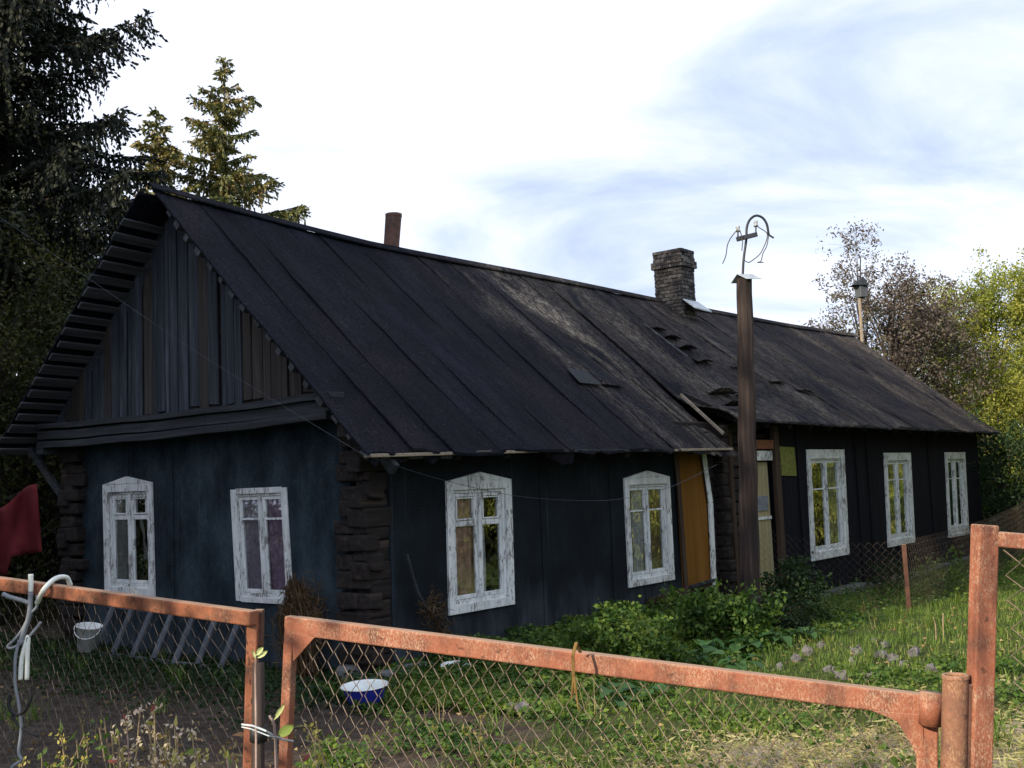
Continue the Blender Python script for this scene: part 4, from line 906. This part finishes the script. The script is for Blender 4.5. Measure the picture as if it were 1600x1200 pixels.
# ------------------------------------------------------------------ vegetation
def clump_leaves(centers, sig, n, L, Wd, mat, name, up=.2, flatn=1.0):
    C = []; idx = rng.integers(0, len(centers), n); cc = np.asarray(centers)[idx]; sg = np.asarray(sig)[idx] if hasattr(sig, '__len__') else sig
    off = rng.normal(size=(n, 3))*(sg[:, None] if hasattr(sg, '__len__') else sg); off[:, 2] *= flatn
    P = cc+off; D = rng.normal(size=(n, 3)); D[:, 2] += up
    return leaves(name, P, D, rng.uniform(.7, 1.3, n)*L, rng.uniform(.7, 1.2, n)*Wd, mat)
def tree(name, label, base, Ht, crown, nclump, nleaf, L, Wd, lm, bark, tr=.16, trunk_h=None, seed=1, group=None, cat='tree', sub=7, sig=.22, lean=(0, 0), zsq=1.0):
    """crown = (rx, ry, zlow, zhigh)"""
    rr = np.random.default_rng(seed); base = np.asarray(base, float)
    t = thing(name, label, cat, base, group)
    rx, ry, zl, zh = crown; top = base+np.array([lean[0], lean[1], zl+(zh-zl)*.7])
    mb = MB(); n = 8; tp = [base+(top-base)*i/n+np.array([.08*math.sin(i*1.7+seed), .08*math.cos(i*1.3+seed), 0])*(i > 0) for i in range(n+1)]
    mb.tube(tp, [tr*(1-.8*i/n) for i in range(n+1)], 8)
    obj('trunk', mb, bark, t, True)
    cs = []; sg = []; bm = MB()
    for i in range(nclump):
        while True:
            q = rr.uniform(-1, 1, 3)
            if q@q < 1: break
        q = q/(np.linalg.norm(q)+1e-9)*(np.linalg.norm(q)**.55)
        taper = 1-.45*max(0, q[2])
        c = base+np.array([lean[0]+q[0]*rx*taper, lean[1]+q[1]*ry*taper, (zl+zh)/2+q[2]*(zh-zl)/2])
        k = min(n, max(2, int(n*(c[2]-base[2]-.3*(zh-zl)*.5)/(top[2]-base[2])*.8))); st_ = tp[max(1, min(n-1, k))]
        m1 = (st_+c)/2+np.array([0, 0, .12*np.linalg.norm(c-st_)])
        bm.tube([st_, m1, c], [tr*.28, tr*.16, tr*.05], 5, False)
        for _ in range(sub):
            e = c+rr.normal(size=3)*np.array([1, 1, .8*zsq])*sig*2.2; cs.append(e); sg.append(sig*rr.uniform(.5, 1.1)); bm.tube([c, (c+e)/2+np.array([0, 0, .05]), e], [tr*.06, tr*.04, tr*.02], 3, False)
    stuff(obj('branches', bm, bark, t))
    idx = rng.integers(0, len(cs), nleaf); P = np.asarray(cs)[idx]+rng.normal(size=(nleaf, 3))*np.asarray(sg)[idx][:, None]
    D = rng.normal(size=(nleaf, 3)); D[:, 2] -= .3
    obj('crown', leaves('crown', P, D, rng.uniform(.6, 1.3, nleaf)*L, rng.uniform(.6, 1.2, nleaf)*Wd, lm), None, t)
    return t
def spruce(name, label, base, Ht, R, zlow, nwh, lm, seed, droop=.35, dens=1.0, tr=.2, group=None, nl=.12, wl=.035, hang=.5, az0=None, irregular=.25, tlh=1.0):
    rr = np.random.default_rng(seed); base = np.asarray(base, float); t = thing(name, label, 'tree', base, group)
    obj('trunk', MB().tube([base, base+Z*Ht*.5, base+Z*Ht], [tr, tr*.55, .015], 8), BARK, t, True)
    bm = MB(); PC = []; PD = []; PL = []
    for w in range(nwh):
        z = zlow+(Ht-zlow)*(w/(nwh-1))**.92; f = (Ht-z)/(Ht-zlow*.3); nb = rr.integers(4, 7)
        a0 = rr.uniform(0, 6.28)
        for b in range(nb):
            a = a0+b*2*math.pi/nb+rr.uniform(-.25, .25); Lb = R*(f**.85)*rr.uniform(1-irregular*1.6, 1+irregular)+.12; z1 = z+rr.uniform(-.12, .12)
            dr = np.array([math.cos(a), math.sin(a), 0]); sd = np.array([-math.sin(a), math.cos(a), 0]); dz = droop*(.5+.8*f)
            def bp(s): return base+Z*(z1+Lb*(.28*(1-f)*s+.12*s-dz*1.2*s*s+dz*.75*s**4))+dr*Lb*s
            K = max(4, int(Lb/.3)); bm.tube([bp(i/K) for i in range(K+1)], [.035*min(1, Lb/2)*(1-.85*i/K)+.004 for i in range(K+1)], 4, False)
            nt_ = max(5, int(Lb/.10*dens))
            for i in range(nt_):
                s = .1+.9*(i+rr.random())/nt_; p = bp(s); side = 1 if i % 2 else -1
                kind = rr.random() < hang
                tl = (.16+.38*Lb*(1-.75*s)*rr.uniform(.5, 1.1)) if not kind else tlh*rr.uniform(.12, .55)*min(1, Lb/1.8)*(1.1-.5*s)
                td = (dr*.65+sd*side*.8-Z*.15) if not kind else (dr*.12+sd*side*.25-Z*1.0)
                td = td/np.linalg.norm(td); m = max(2, int(tl/.045))
                q = np.arange(m)/m; pts = p+td*tl*q[:, None]-Z*(.22*tl*q**2)[:, None]
                PC.append(pts); PD.append(np.repeat((td-Z*.2)[None], m, 0)+rr.normal(size=(m, 3))*.38); PL.append(np.full(m, nl)*(1-.3*q))
            m = max(3, int(Lb/.05)); q = (np.arange(m)+.5)/m; pts = np.array([bp(x) for x in q]); PC.append(pts); PD.append(np.repeat(dr[None], m, 0)+rr.normal(size=(m, 3))*.5); PL.append(np.full(m, nl))
    # leader
    q = np.linspace(0, 1, 16); PC.append(base+Z*(Ht-.7+.75*q)[:, None]); PD.append(np.repeat(Z[None], 16, 0)+rr.normal(size=(16, 3))*.6); PL.append(np.full(16, nl*.8))
    stuff(obj('branches', bm, BARK, t))
    C = np.concatenate(PC); D = np.concatenate(PD); L = np.concatenate(PL)
    obj('crown', leaves('crown', C, D, L*rng.uniform(.8, 1.25, len(L)), wl, lm, .1), None, t); return t

# left: big dark spruce, its neighbour and a leafy tree by the gable
def gp(px, d): p = at(px, 900, d); return np.array([p[0], p[1], g(p[0], p[1])-.05])
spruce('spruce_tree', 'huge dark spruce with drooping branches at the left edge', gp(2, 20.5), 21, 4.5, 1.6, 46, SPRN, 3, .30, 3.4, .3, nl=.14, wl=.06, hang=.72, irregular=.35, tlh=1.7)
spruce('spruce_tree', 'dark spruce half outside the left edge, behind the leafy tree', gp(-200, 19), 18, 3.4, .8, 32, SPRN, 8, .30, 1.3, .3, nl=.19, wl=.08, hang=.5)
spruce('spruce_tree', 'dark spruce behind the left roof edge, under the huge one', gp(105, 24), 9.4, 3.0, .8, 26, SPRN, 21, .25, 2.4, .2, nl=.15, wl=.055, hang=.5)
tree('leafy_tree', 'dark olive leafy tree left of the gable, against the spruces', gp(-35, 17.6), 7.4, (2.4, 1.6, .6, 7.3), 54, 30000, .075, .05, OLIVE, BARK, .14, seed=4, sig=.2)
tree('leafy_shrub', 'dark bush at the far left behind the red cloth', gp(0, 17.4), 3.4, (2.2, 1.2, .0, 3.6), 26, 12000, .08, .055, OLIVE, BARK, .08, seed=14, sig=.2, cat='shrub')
# two sunlit spruces beyond the roof
spruce('spruce_tree', 'taller sunlit spruce with a bare tip beyond the roof', gp(363, 30), 14.55, 3.4, 4.0, 27, SPRL, 5, .10, 4.2, .16, nl=.16, wl=.07, hang=.6, irregular=.55, tlh=1.5)
spruce('spruce_tree', 'smaller sunlit spruce left of the tall one beyond the roof', gp(252, 28.5), 12.4, 2.9, 4.0, 25, SPRL, 6, .08, 4.0, .15, nl=.16, wl=.07, hang=.45, irregular=.45, tlh=1.3)
tree('treetop', 'little leafy treetop showing behind the stove pipe', gp(618, 34), 9.4, (.85, .8, 7.0, 9.35), 16, 900, .13, .07, OLIVE, BARK, .09, seed=9, sig=.14)
# right side beyond the house
tree('rowan_tree', 'purplish open-crowned tree above the far end of the roof', gp(1408, 33), 8.4, (2.55, 2.0, 3.6, 8.3), 64, 24000, .11, .06, PURPL, BARK, .17, seed=12, sig=.19, lean=(.25, 0))
tree('rowan_sprig', 'slender open sprig of a tree left of the purplish crown', gp(1375, 33.5), 10.0, (.9, .7, 6.6, 10.0), 16, 2200, .11, .055, PURPL, BARK, .08, seed=13, sig=.15)
ygs = [(1500, 38, 8.6, 2.6), (1580, 36, 8.8, 2.4), (1660, 35, 9.5, 2.8), (1450, 42, 6.4, 2.6), (1565, 33.5, 5.2, 2.3)]
labs = ['yellow-green tree just right of the purplish one', 'tall yellow-green tree at the right edge of the photo', 'yellow-green tree cut by the right edge', 'low yellow-green tree under the purplish crown', 'bushy yellow-green tree nearest the far roof corner']
for i, (px, d, h, r) in enumerate(ygs):
    tree('leafy_tree', labs[i], gp(px, d), h, (r, 2.0, .6, h), 64, 26000, .105, .065, YGREEN, BARKL, .13, seed=30+i, sig=.21, group='yellow-green trees beyond the far end')
tree('leafy_shrub', 'dark green bush beside the far corner of the wall', gp(1585, 27.5), 2.6, (1.4, 1.2, 0, 3.0), 24, 12000, .09, .06, NETTLED, BARK, .06, seed=50, sig=.2, cat='shrub')
tree('leafy_shrub', 'dark bush at the right edge behind the tall post', gp(1680, 30), 2.8, (1.9, 1.2, 0, 2.9), 20, 9000, .09, .06, NETTLED, BARK, .06, seed=51, sig=.2, cat='shrub')
# out of the picture to the right (they are what the window panes mirror), and behind the camera (they cast the shade)
for i, (x, y, h, r) in enumerate(((14, 13, 8, 3.0), (16, 18.5, 8.5, 3.2), (18, 24.5, 8.0, 3.2), (21, 31, 9, 3.2), (13.5, 7.5, 7, 2.8))):
    tree('leafy_tree', ['yellow-green tree right of the yard, level with the near windows', 'yellow-green tree right of the yard, level with the pole', 'yellow-green tree right of the yard, level with the tall windows', 'yellow-green tree right of the yard, beyond the far gable', 'yellow-green tree right of the yard, nearest the fence'][i], (x, y, g(x, y)-.05), h, (r, r, -.1, h), 60, 7500, .30, .22, YGREEN, BARKL, .13, seed=60+i, sig=.34, group='trees right of the yard')
for i, (x, y, r) in enumerate(((12.2, 11, 1.9), (12.8, 15, 2.0), (14.2, 19.5, 2.0), (16.0, 23.2, 2.0), (16.5, 27.5, 2.0))):
    tree('leafy_shrub', ['sunny bush right of the yard, nearest the fence', 'sunny bush right of the yard, second from the fence', 'sunny bush right of the yard, in the middle of the row', 'sunny bush right of the yard, fourth from the fence', 'sunny bush right of the yard, farthest from the fence'][i], (x+1.5, y, g(x, y)-.05), 2.8, (r, r, -.3, 3.0), 40, 5500, .26, .20, YGREEN, BARKL, .06, seed=160+i, sig=.28, cat='shrub', group='bushes right of the yard')
for i, (x, y) in enumerate(((-11.5, 2.5), (-12.5, 6.5), (-13, 11), (-15.5, 15.5))):
    tree('leafy_shrub', ['dark bush left of the yard, nearest the viewer', 'dark bush left of the yard, second', 'dark bush left of the yard, third', 'dark bush left of the yard, farthest'][i], (x, y, g(x, y)-.05), 3.4, (2.2, 2.2, -.3, 3.6), 36, 9000, .17, .11, OLIVE, BARK, .07, seed=180+i, sig=.3, cat='shrub', group='dark bushes left of the yard')
def shp(p, q): return np.array([p*(-sh[0])+q*(sh[1]*-1), p*(-sh[1])+q*(sh[0])])
shade = [(-10, -14.0, 15.8, 3.2), (-11, -10.6, 15.4, 3.1), (-13, -9.2, 15.6, 1.5), (-14, -17.5, 17, 3.4), (-9, -17, 13.5, 3.2), (-16, -11, 16.0, 3.0), (-15, -21.5, 17, 3.4)]
for i, (p, q, h, r) in enumerate(shade):
    xy = shp(p, q)
    tree('leafy_tree', 'broad leafy tree behind the viewer, '+['left of the middle of the row', 'right of the middle of the row', 'rightmost of the row', 'third from the left end', 'shortest on the left', 'tallest in the back row', 'leftmost of the row'][i], (xy[0], xy[1], -.05), h, (r, r, 1.2, h), 60, 11000, .30, .2, OLIVE, BARK, .25, seed=80+i, sig=.42, group='tall trees behind the viewer')

xy = shp(-3.0, -3.7)
tree('rail_dapple_tree', 'sparse unseen tree added left of the viewer to dapple the rail', (xy[0], xy[1], -.05), 4.3, (.95, .95, 2.5, 4.3), 12, 700, .16, .10, OLIVE, BARK, .05, seed=99, sig=.2)  # added out of view to break up the sun on the left rail
for i, (p, q, h, r, zl) in enumerate(((-15.5, -10.8, 20.5, 2.3, 15.0), (-21, -12.6, 25.5, 3.0, 18.0), (-24, -14.5, 30, 3.2, 21.0))):  # thin crowns out of view, added and shaped to dapple the roof
    xy = shp(p, q)
    tree('roof_dapple_tree', 'tall thin unseen tree added to dapple the roof, '+['nearest of the three', 'middle one of the three', 'farthest of the three'][i], (xy[0], xy[1], -.05), h, (r, r, zl, h), 30, 2600, .32, .22, OLIVE, BARK, .22, seed=120+i, sig=.4, group='thin unseen trees added to dapple the roof')
# shrubs in the yard
def shrub(px, py, wpx, hpx, mat, label, n=2600, L=.055, W_=.035, seed=0, name='shrub'):
    p = on_ground(px, py); m = p[1]/1700; rx = wpx/2*m; h = hpx*m
    tree(name, label, p, h, (rx*.85, rx*.6, .02, h*.95), 22, n, L, W_, mat, STEMM, .014, seed=seed, sig=.07, cat='shrub', sub=5)
shrub(985, 1052, 175, 95, NETTLE, 'rounded green shrub against the front wall below the second window', 6500, .06, .038, 1)
shrub(1130, 1012, 115, 80, NETTLE, 'green shrub left of the foot of the wooden pole', 5000, .07, .045, 2)
shrub(1240, 975, 90, 90, NETTLED, 'dark leafy shrub right of the pole by the doorway', 4000, .06, .04, 3)
shrub(1470, 935, 95, 60, NETTLE, 'small sunlit shrub below the last window', 1200, .07, .03, 4)
shrub(1395, 925, 70, 50, NETTLED, 'small dark shrub at the foundation left of the rusty stake', 1100, .06, .03, 5)
shrub(1235, 985, 75, 45, NETTLED, 'low dark plant beside the pole foot on the right', 1100, .07, .04, 7)
shrub(30, 925, 120, 60, NETTLED, 'low dark bush under the red cloth', 2500, .06, .04, 8)

# broad-leaved burdocks, each leaf a part
def bleaf(L=.34, Wd=.26):
    mb = MB(); vs = []; N = 6
    for i in range(N+1):
        f = i/N; w = Wd*math.sin(math.pi*min(1, f**.75*.97+.02))**.8*(1 if i < N else 0); x = L*f; z = .10*f-.22*f*f*L/.34
        vs += [(x, -w/2, z+.035*w/Wd), (x, 0, z), (x, w/2, z+.035*w/Wd)]
    mb.add(vs, [(3*i+j, 3*i+j+1, 3*i+4+j, 3*i+3+j) for i in range(N) for j in (0, 1)]); return mb.mesh('leaf', BURD, True)
bl = [bleaf(), bleaf(.26, .17), bleaf(.42, .34)]
blabs = ['broad-leaved plant at the left foot of the pole', 'broad-leaved plant in front of the pole foot', 'broad-leaved plant right of the pole foot', 'broad-leaved plant beside the right shrub', 'broad-leaved plant between shrub and pole', 'pale broad-leaved plant in front of the others', 'broad-leaved plant left in the yard, behind the gate rail', 'broad-leaved plant behind the twine on the gate']
for i, (x, y, nn_, sc) in enumerate(((1108, 1026, 12, .5), (1168, 1020, 14, .55), (1215, 1012, 14, .5), (1262, 1000, 12, .45), (1085, 1040, 10, .5), (1150, 1052, 12, .5), (1010, 1090, 9, .5), (960, 1105, 8, .45))):
    p = on_ground(x, y); t = thing('burdock', blabs[i], 'plant', p, 'broad-leaved plants in the yard')
    stm = MB()
    for k in range(nn_):
        a = 6.28*k/nn_+random.uniform(-.3, .3); hh = random.uniform(.10, .34)*sc; rr_ = random.uniform(.02, .12)
        q = p+np.array([math.cos(a)*rr_, math.sin(a)*rr_, hh]); stm.tube([p-Z*.02, (p+q)/2+Z*.02, q], .006, 4, False)
        o = bpy.data.objects.new('leaf', bl[k % 3]); o.location = q; o.rotation_euler = (random.uniform(-.25, .25), random.uniform(-.35, .25), a); o.scale = (sc*random.uniform(.7, 1.1),)*3
        COL.objects.link(o); o.parent = t; o.matrix_parent_inverse = Matrix.Translation(-Vector(p))
    obj('stems', stm, BURD, t)

# dry vine bundles at the log corner
def vine(name, label, P0, P1, n, spread, mat, th=.004):
    mb = MB()
    for _ in range(n):
        a = P0+rng.normal(size=3)*spread*.5; b = P1+rng.normal(size=3)*spread*np.array([1, 1, .5]); m_ = (a+b)/2+rng.normal(size=3)*spread*.8
        mb.tube(curve([a, m_, b], 4), th*random.uniform(.6, 1.3), 3, False)
    return tag(obj(name, mb, mat, None), label, 'dry plant')
vine('dry_vine', 'brown dry vine bunch hanging on the gable left of the log corner', H(-.28, .95, .75), H(-.35, .75, -.15), 150, .085, HAY)
vc = [H(-.25, .95+.0, .62)]
tag(obj('dry_vine_tangle', clump_leaves([H(-.25, .85, .55), H(-.25, 1.0, .35), H(-.27, .75, .3), H(-.25, .95, .1)], .09, 1800, .13, .012, HAY, 'dry_vine_tangle'), None, None), 'matted dry tendrils beside the log corner', 'dry plant')
tag(obj('dry_stick', MB().tube(curve([H(.35, -.1, 1.02), H(.5, -.14, .55), H(.85, -.25, .1), H(.95, -.35, -.15)], 5), .018, 6), GREYH, None), 'long grey stick leaning on the corner beside the first front window', 'stick')
tag(obj('dry_vine', clump_leaves([H(.6, -.2, .45), H(.68, -.22, .2), H(.8, -.25, .0)], .06, 500, .12, .014, HAY, 'dry_vine'), None, None), 'dry tendrils clinging to the leaning stick', 'dry plant')

# foreground weeds against the fence
def weed(px, d, ytop, mat_l, mat_s, label, seed, nb=6, head=None, L=.05, nleaf=70, lean=0):
    rr = np.random.default_rng(seed); b = at(px, 1200, d); b[2] = g(b[0], b[1]); tp = at(px+lean, ytop, d); t = thing('weed', label, 'plant', b, 'tall weeds along the fence')
    mb = MB(); C = []; D = []; hC = []; hD = []
    for k in range(nb):
        e = b+(tp-b)*rr.uniform(.55, 1.0)+np.array([rr.normal()*.10, rr.normal()*.06, 0]); m_ = (b+e)/2+np.array([rr.normal()*.03, 0, 0])
        pts = curve([b+rr.normal(size=3)*.01, m_, e], 4); mb.tube(pts, .0032, 4, False)
        for p in pts[2:]:
            for _ in range(max(1, int(nleaf/nb/8))): C.append(p+rr.normal(size=3)*.012); D.append(rr.normal(size=3)+np.array([0, 0, .3]))
        for p in pts[-4:]:
            for _ in range(10): hC.append(p+rr.normal(size=3)*.014); hD.append(rr.normal(size=3)+np.array([0, 0, .6]))
    obj('stems', mb, mat_s, t); obj('leaves', leaves('leaves', np.array(C), np.array(D), L*rr.uniform(.6, 1.3, len(C)), L*.42, mat_l), None, t)
    if head: stuff(obj('seed_heads', leaves('seed_heads', np.array(hC), np.array(hD), .022, .014, head), None, t))
ws = [(205, 4.6, 1085, REDL, STEMM, PINKM, 'pale-flowering weed left of the ladder foot'), (240, 4.4, 1120, REDL, STEMG, PINKM, 'reddish weed with pale blossoms at the bottom edge'), (120, 5.0, 1105, NETTLE, STEMM, SEEDM, 'thin yellowish weed behind the left mesh'), (160, 4.8, 1110, NETTLE, STEMM, None, 'dry forked weed stalk behind the left mesh'),
      (332, 4.0, 1105, SEEDM, STEMM, SEEDM, 'tall yellow seed spike behind the left mesh'), (300, 4.2, 1140, REDL, STEMG, None, 'red-stemmed weed beside the yellow spike'), (270, 4.4, 1130, SEEDM, STEMM, PINKM, 'straw-coloured weed clump at the bottom left'), (355, 3.9, 1150, NETTLE, STEMG, None, 'green weed at the foot of the left post'),
      (560, 4.4, 1130, SEEDM, STEMM, SEEDM, 'dry seeded stalk seen through the gate under the basin'), (500, 4.5, 1160, REDL, STEMG, None, 'dark red weed inside the gate near its left stile'), (750, 5.2, 1120, NETTLE, STEMM, SEEDM, 'small pale weed in the middle of the gate'), (90, 5.4, 1130, NETTLE, STEMM, None, 'green weed at the left edge by the cable'), (190, 4.2, 1160, SEEDM, STEMM, None, 'low straw weed at the bottom edge')]
for i, (px, d, yt, ml, ms, hd, lab) in enumerate(ws): weed(px, d, yt, ml, ms, lab, 200+i, 6 if i % 2 else 8, hd, .05 if i != 4 else .035, 110)
# sapling in front of the stake
sap = thing('sapling', 'thin budding sapling against the wooden stake', 'plant', (at(402, 1200, 3.2)[0], 3.2, 0))
obj('stem', MB().tube(curve([at(400, 1330, 3.2), at(400, 1150, 3.2), at(399, 1060, 3.22), at(400, 1025, 3.2)], 5), .0035, 5), STEMG, sap)
obj('stem', MB().tube(curve([at(432, 1330, 3.25), at(430, 1150, 3.25), at(421, 1118, 3.25)], 5), .004, 5), STEMG, sap)
def biglf(name, p, tip, w, mat):
    d = tip-p; s_ = np.cross(d, [0, 1., 0]); s_ = s_/np.linalg.norm(s_); m_ = [p+d*f for f in (0, .25, .55, .8, 1)]; ww = (0, .8, 1, .6, 0)
    vs = []
    for q, k in zip(m_, ww): vs += [q-s_*w*k/2+np.array([0, -.004, 0]), q, q+s_*w*k/2+np.array([0, -.004, 0])]
    return obj(name, MB().add(vs, [(3*i+j, 3*i+j+1, 3*i+4+j, 3*i+3+j) for i in range(4) for j in (0, 1)]), mat, sap, True)
LFP = flat('pale_leaf', (.36, .40, .18), .6, .3, .2, 40); LFG = flat('fresh_leaf', (.16, .22, .06), .5, .3, .2, 40)
for (a, b, w) in (((400, 1024), (412, 1010), .016), ((402, 1028), (419, 1016), .014), ((400, 1030), (395, 1014), .008)): biglf('leaf', at(*a, 3.2), at(*b, 3.2), w, LFP)
biglf('leaf', at(434, 1150, 3.24), at(460, 1132, 3.2), .030, LFG); biglf('leaf', at(428, 1125, 3.24), at(446, 1098, 3.22), .014, LFP)

# ------------------------------------------------------------------ ground cover
def scatter(n, x0, x1, y0, y1, dens):
    x = rng.uniform(x0, x1, n); y = rng.uniform(y0, y1, n); u = (x-O[0])*D1[0]+(y-O[1])*D1[1]; v = (x-O[0])*D2[0]+(y-O[1])*D2[1]
    inside = (u > -.05) & (u < 20.8) & (v > -.05) & (v < 6.2); infr = np.abs(x) < y*.53+.8
    k = (rng.random(n) < dens(x, y, u, v)) & ~inside & infr; x, y = x[k], y[k]; return np.stack([x, y, ground(x, y)], 1)
def vn(x, y, s, o=0):   # cheap patchiness
    return .5+.25*(np.sin(x*s+o)*np.cos(y*s*1.3+o*2)+np.sin(x*s*2.3+y*s*1.1+o))+.12*np.sin(x*s*5.1+o)*np.sin(y*s*4.7)
def d_green(x, y, u, v):
    gcov, s = cover_maps(x, y); return np.clip(gcov*1.1-.25, 0, 1)*(1-.85*s)*(.35+.75*vn(x, y, 2.1))*np.where(x < -1.0, .25, 1)
P = scatter(430000, -9, 19, 4.2, 36, d_green); N = len(P); tall = rng.random(N)
stuff(obj('grass', blades('grass', P, .035+.08*tall**2+.03*vn(P[:, 0], P[:, 1], 3.), rng.uniform(.1, 1.1, N), rng.uniform(.004, .010, N), GRASSM), None)).name
def d_dry(x, y, u, v):
    gcov, s = cover_maps(x, y); return np.clip(.10+.8*s*vn(x, y, 3.3, 1)+.25*(vn(x, y, 1.7, 3)-.45), 0, 1)*np.where(x < -1.0, .35, 1)
P = scatter(110000, -9, 13, 4.2, 26, d_dry); N = len(P)
stuff(obj('dry_grass', blades('dry_grass', P, rng.uniform(.02, .11, N), rng.uniform(.5, 2.2, N), rng.uniform(.003, .008, N), GRASSD), None))
# leafy ground cover: thick bank of weeds below the front wall, thinner by the gable
def bank(n, x0, x1, y0, y1, dens, hf, L, Wd, mat, name):
    P = scatter(n, x0, x1, y0, y1, dens); hh = hf(P[:, 0], P[:, 1]); P[:, 2] += rng.random(len(P))**.6*hh; D = rng.normal(size=P.shape); D[:, 2] = np.abs(D[:, 2])*.3-.15
    return stuff(obj(name, leaves(name, P, D, rng.uniform(.6, 1.3, len(P))*L, rng.uniform(.7, 1.1, len(P))*Wd, mat), None))
def h_front(x, y):
    u = (x-O[0])*D1[0]+(y-O[1])*D1[1]; v = (x-O[0])*D2[0]+(y-O[1])*D2[1]
    return (.09+.20*sst(-2.6, -.6, v)*sst(-.4, .6, u))*(.4+.9*vn(x, y, 2.7, 2))
bank(150000, -2.2, 4.5, 7.6, 15, lambda x, y, u, v: np.clip(sst(-3.2, -1.4, v), 0, 1)*(v < -.02)*(u > -1.0)*(u < 6.8)*(.45+.6*vn(x, y, 2.2, 5)), h_front, .062, .045, NETTLE, 'leafy_weeds')
bank(60000, -7.5, -1, 8.5, 16, lambda x, y, u, v: sst(-2.6, -.9, u)*(u < -.05)*(v > -.8)*(.15+.7*vn(x, y, 1.9, 4)), lambda x, y: .04+.10*vn(x, y, 2.4), .055, .042, NETTLED, 'low_weeds')
bank(50000, -1.5, 4.5, 6.2, 10, lambda x, y, u, v: np.clip(1.5*vn(x, y, 2.6, 7)-.55, 0, 1)*(1-.9*cover_maps(x, y)[1]), lambda x, y: .05+.08*vn(x, y, 3), .05, .035, NETTLE, 'clover_patches')
bank(40000, 3, 12, 9, 27, lambda x, y, u, v: sst(-4, -.5, v)*(u > 6)*(.3+.7*vn(x, y, 1.7, 6)), lambda x, y: .08+.2*vn(x, y, 2.1, 1), .07, .03, NETTLE, 'tall_weeds')
def d_lit(x, y, u, v):
    gcov, s_ = cover_maps(x, y); return np.clip(1.3*s_-.1+.5*(vn(x, y, 2.9, 4)-.5), 0, 1)
P = scatter(90000, -2, 8, 4.8, 11, d_lit); P[:, 2] += rng.uniform(.004, .05, len(P)); D = rng.normal(size=P.shape); D[:, 2] *= .35
stuff(obj('straw_litter', leaves('straw_litter', P, D, rng.uniform(.03, .10, len(P)), rng.uniform(.006, .018, len(P)), LITTER), None))
TC = scatter(700, -6, 14, 5.5, 26, lambda x, y, u, v: .25+.5*vn(x, y, 1.3, 2)); TP = np.repeat(TC, 34, 0); TP[:, :2] += rng.normal(size=(len(TP), 2))*.035; TP[:, 2] = ground(TP[:, 0], TP[:, 1])
sz = np.repeat(rng.uniform(.6, 1.5, len(TC)), 34)
stuff(obj('grass_tufts', blades('grass_tufts', TP, sz*rng.uniform(.08, .24, len(TP)), rng.uniform(.2, 1.3, len(TP)), rng.uniform(.004, .008, len(TP)), GRASSM), None))
TC = scatter(150, -5, 12, 6, 24, lambda x, y, u, v: .5+0*x); TP = np.repeat(TC, 9, 0); TP[:, :2] += rng.normal(size=(len(TP), 2))*.05
stuff(obj('dead_stems', blades('dead_stems', TP, rng.uniform(.15, .45, len(TP)), rng.uniform(.1, .8, len(TP)), rng.uniform(.003, .006, len(TP)), GRASSD), None))
P = scatter(26000, -8, 8, 4.5, 14, lambda x, y, u, v: np.clip(1.1-cover_maps(x, y)[0], .05, 1)*.8); NC = len(P); rr_c = rng.uniform(.004, .018, NC)[:, None, None]
oc = np.array([[1, 0, 0], [0, 1, 0], [-1, 0, 0], [0, -1, 0], [0, 0, .7], [0, 0, -.7]], float)
cv2 = P[:, None, :]+(oc[None]+rng.normal(size=(NC, 6, 3))*.22)*rr_c; tf_ = np.array([[0, 1, 4], [1, 2, 4], [2, 3, 4], [3, 0, 4]])
stuff(obj('soil_clods', npmesh('soil_clods', cv2.reshape(-1, 3), (np.arange(NC)[:, None, None]*6+tf_[None]).ravel(), 3, GROUND), None))
# fallen leaves
P = scatter(9000, -8, 8, 5, 20, lambda x, y, u, v: .5+0*x); P[:, 2] += .012; D = rng.normal(size=P.shape); D[:, 2] *= .1
stuff(obj('fallen_leaves', leaves('fallen_leaves', P, D, rng.uniform(.03, .06, len(P)), .03, STRAW), None))
# grass spears in the yard
for i, (x, y, hpx) in enumerate(((1463, 1000, 35), (1475, 1000, 40))):
    p = on_ground(x, y); o = obj('grass_spear', MB().tube(curve([p, p+Z*.15+D1*.01, p+Z*hpx/1700*p[1]+D1*.04*(1 if i else -1)], 4), .008, 4), STEMM, None); tag(o, ('left' if i == 0 else 'right')+' one of two pale grass spears left of the tall post', 'plant', 'grass spears')
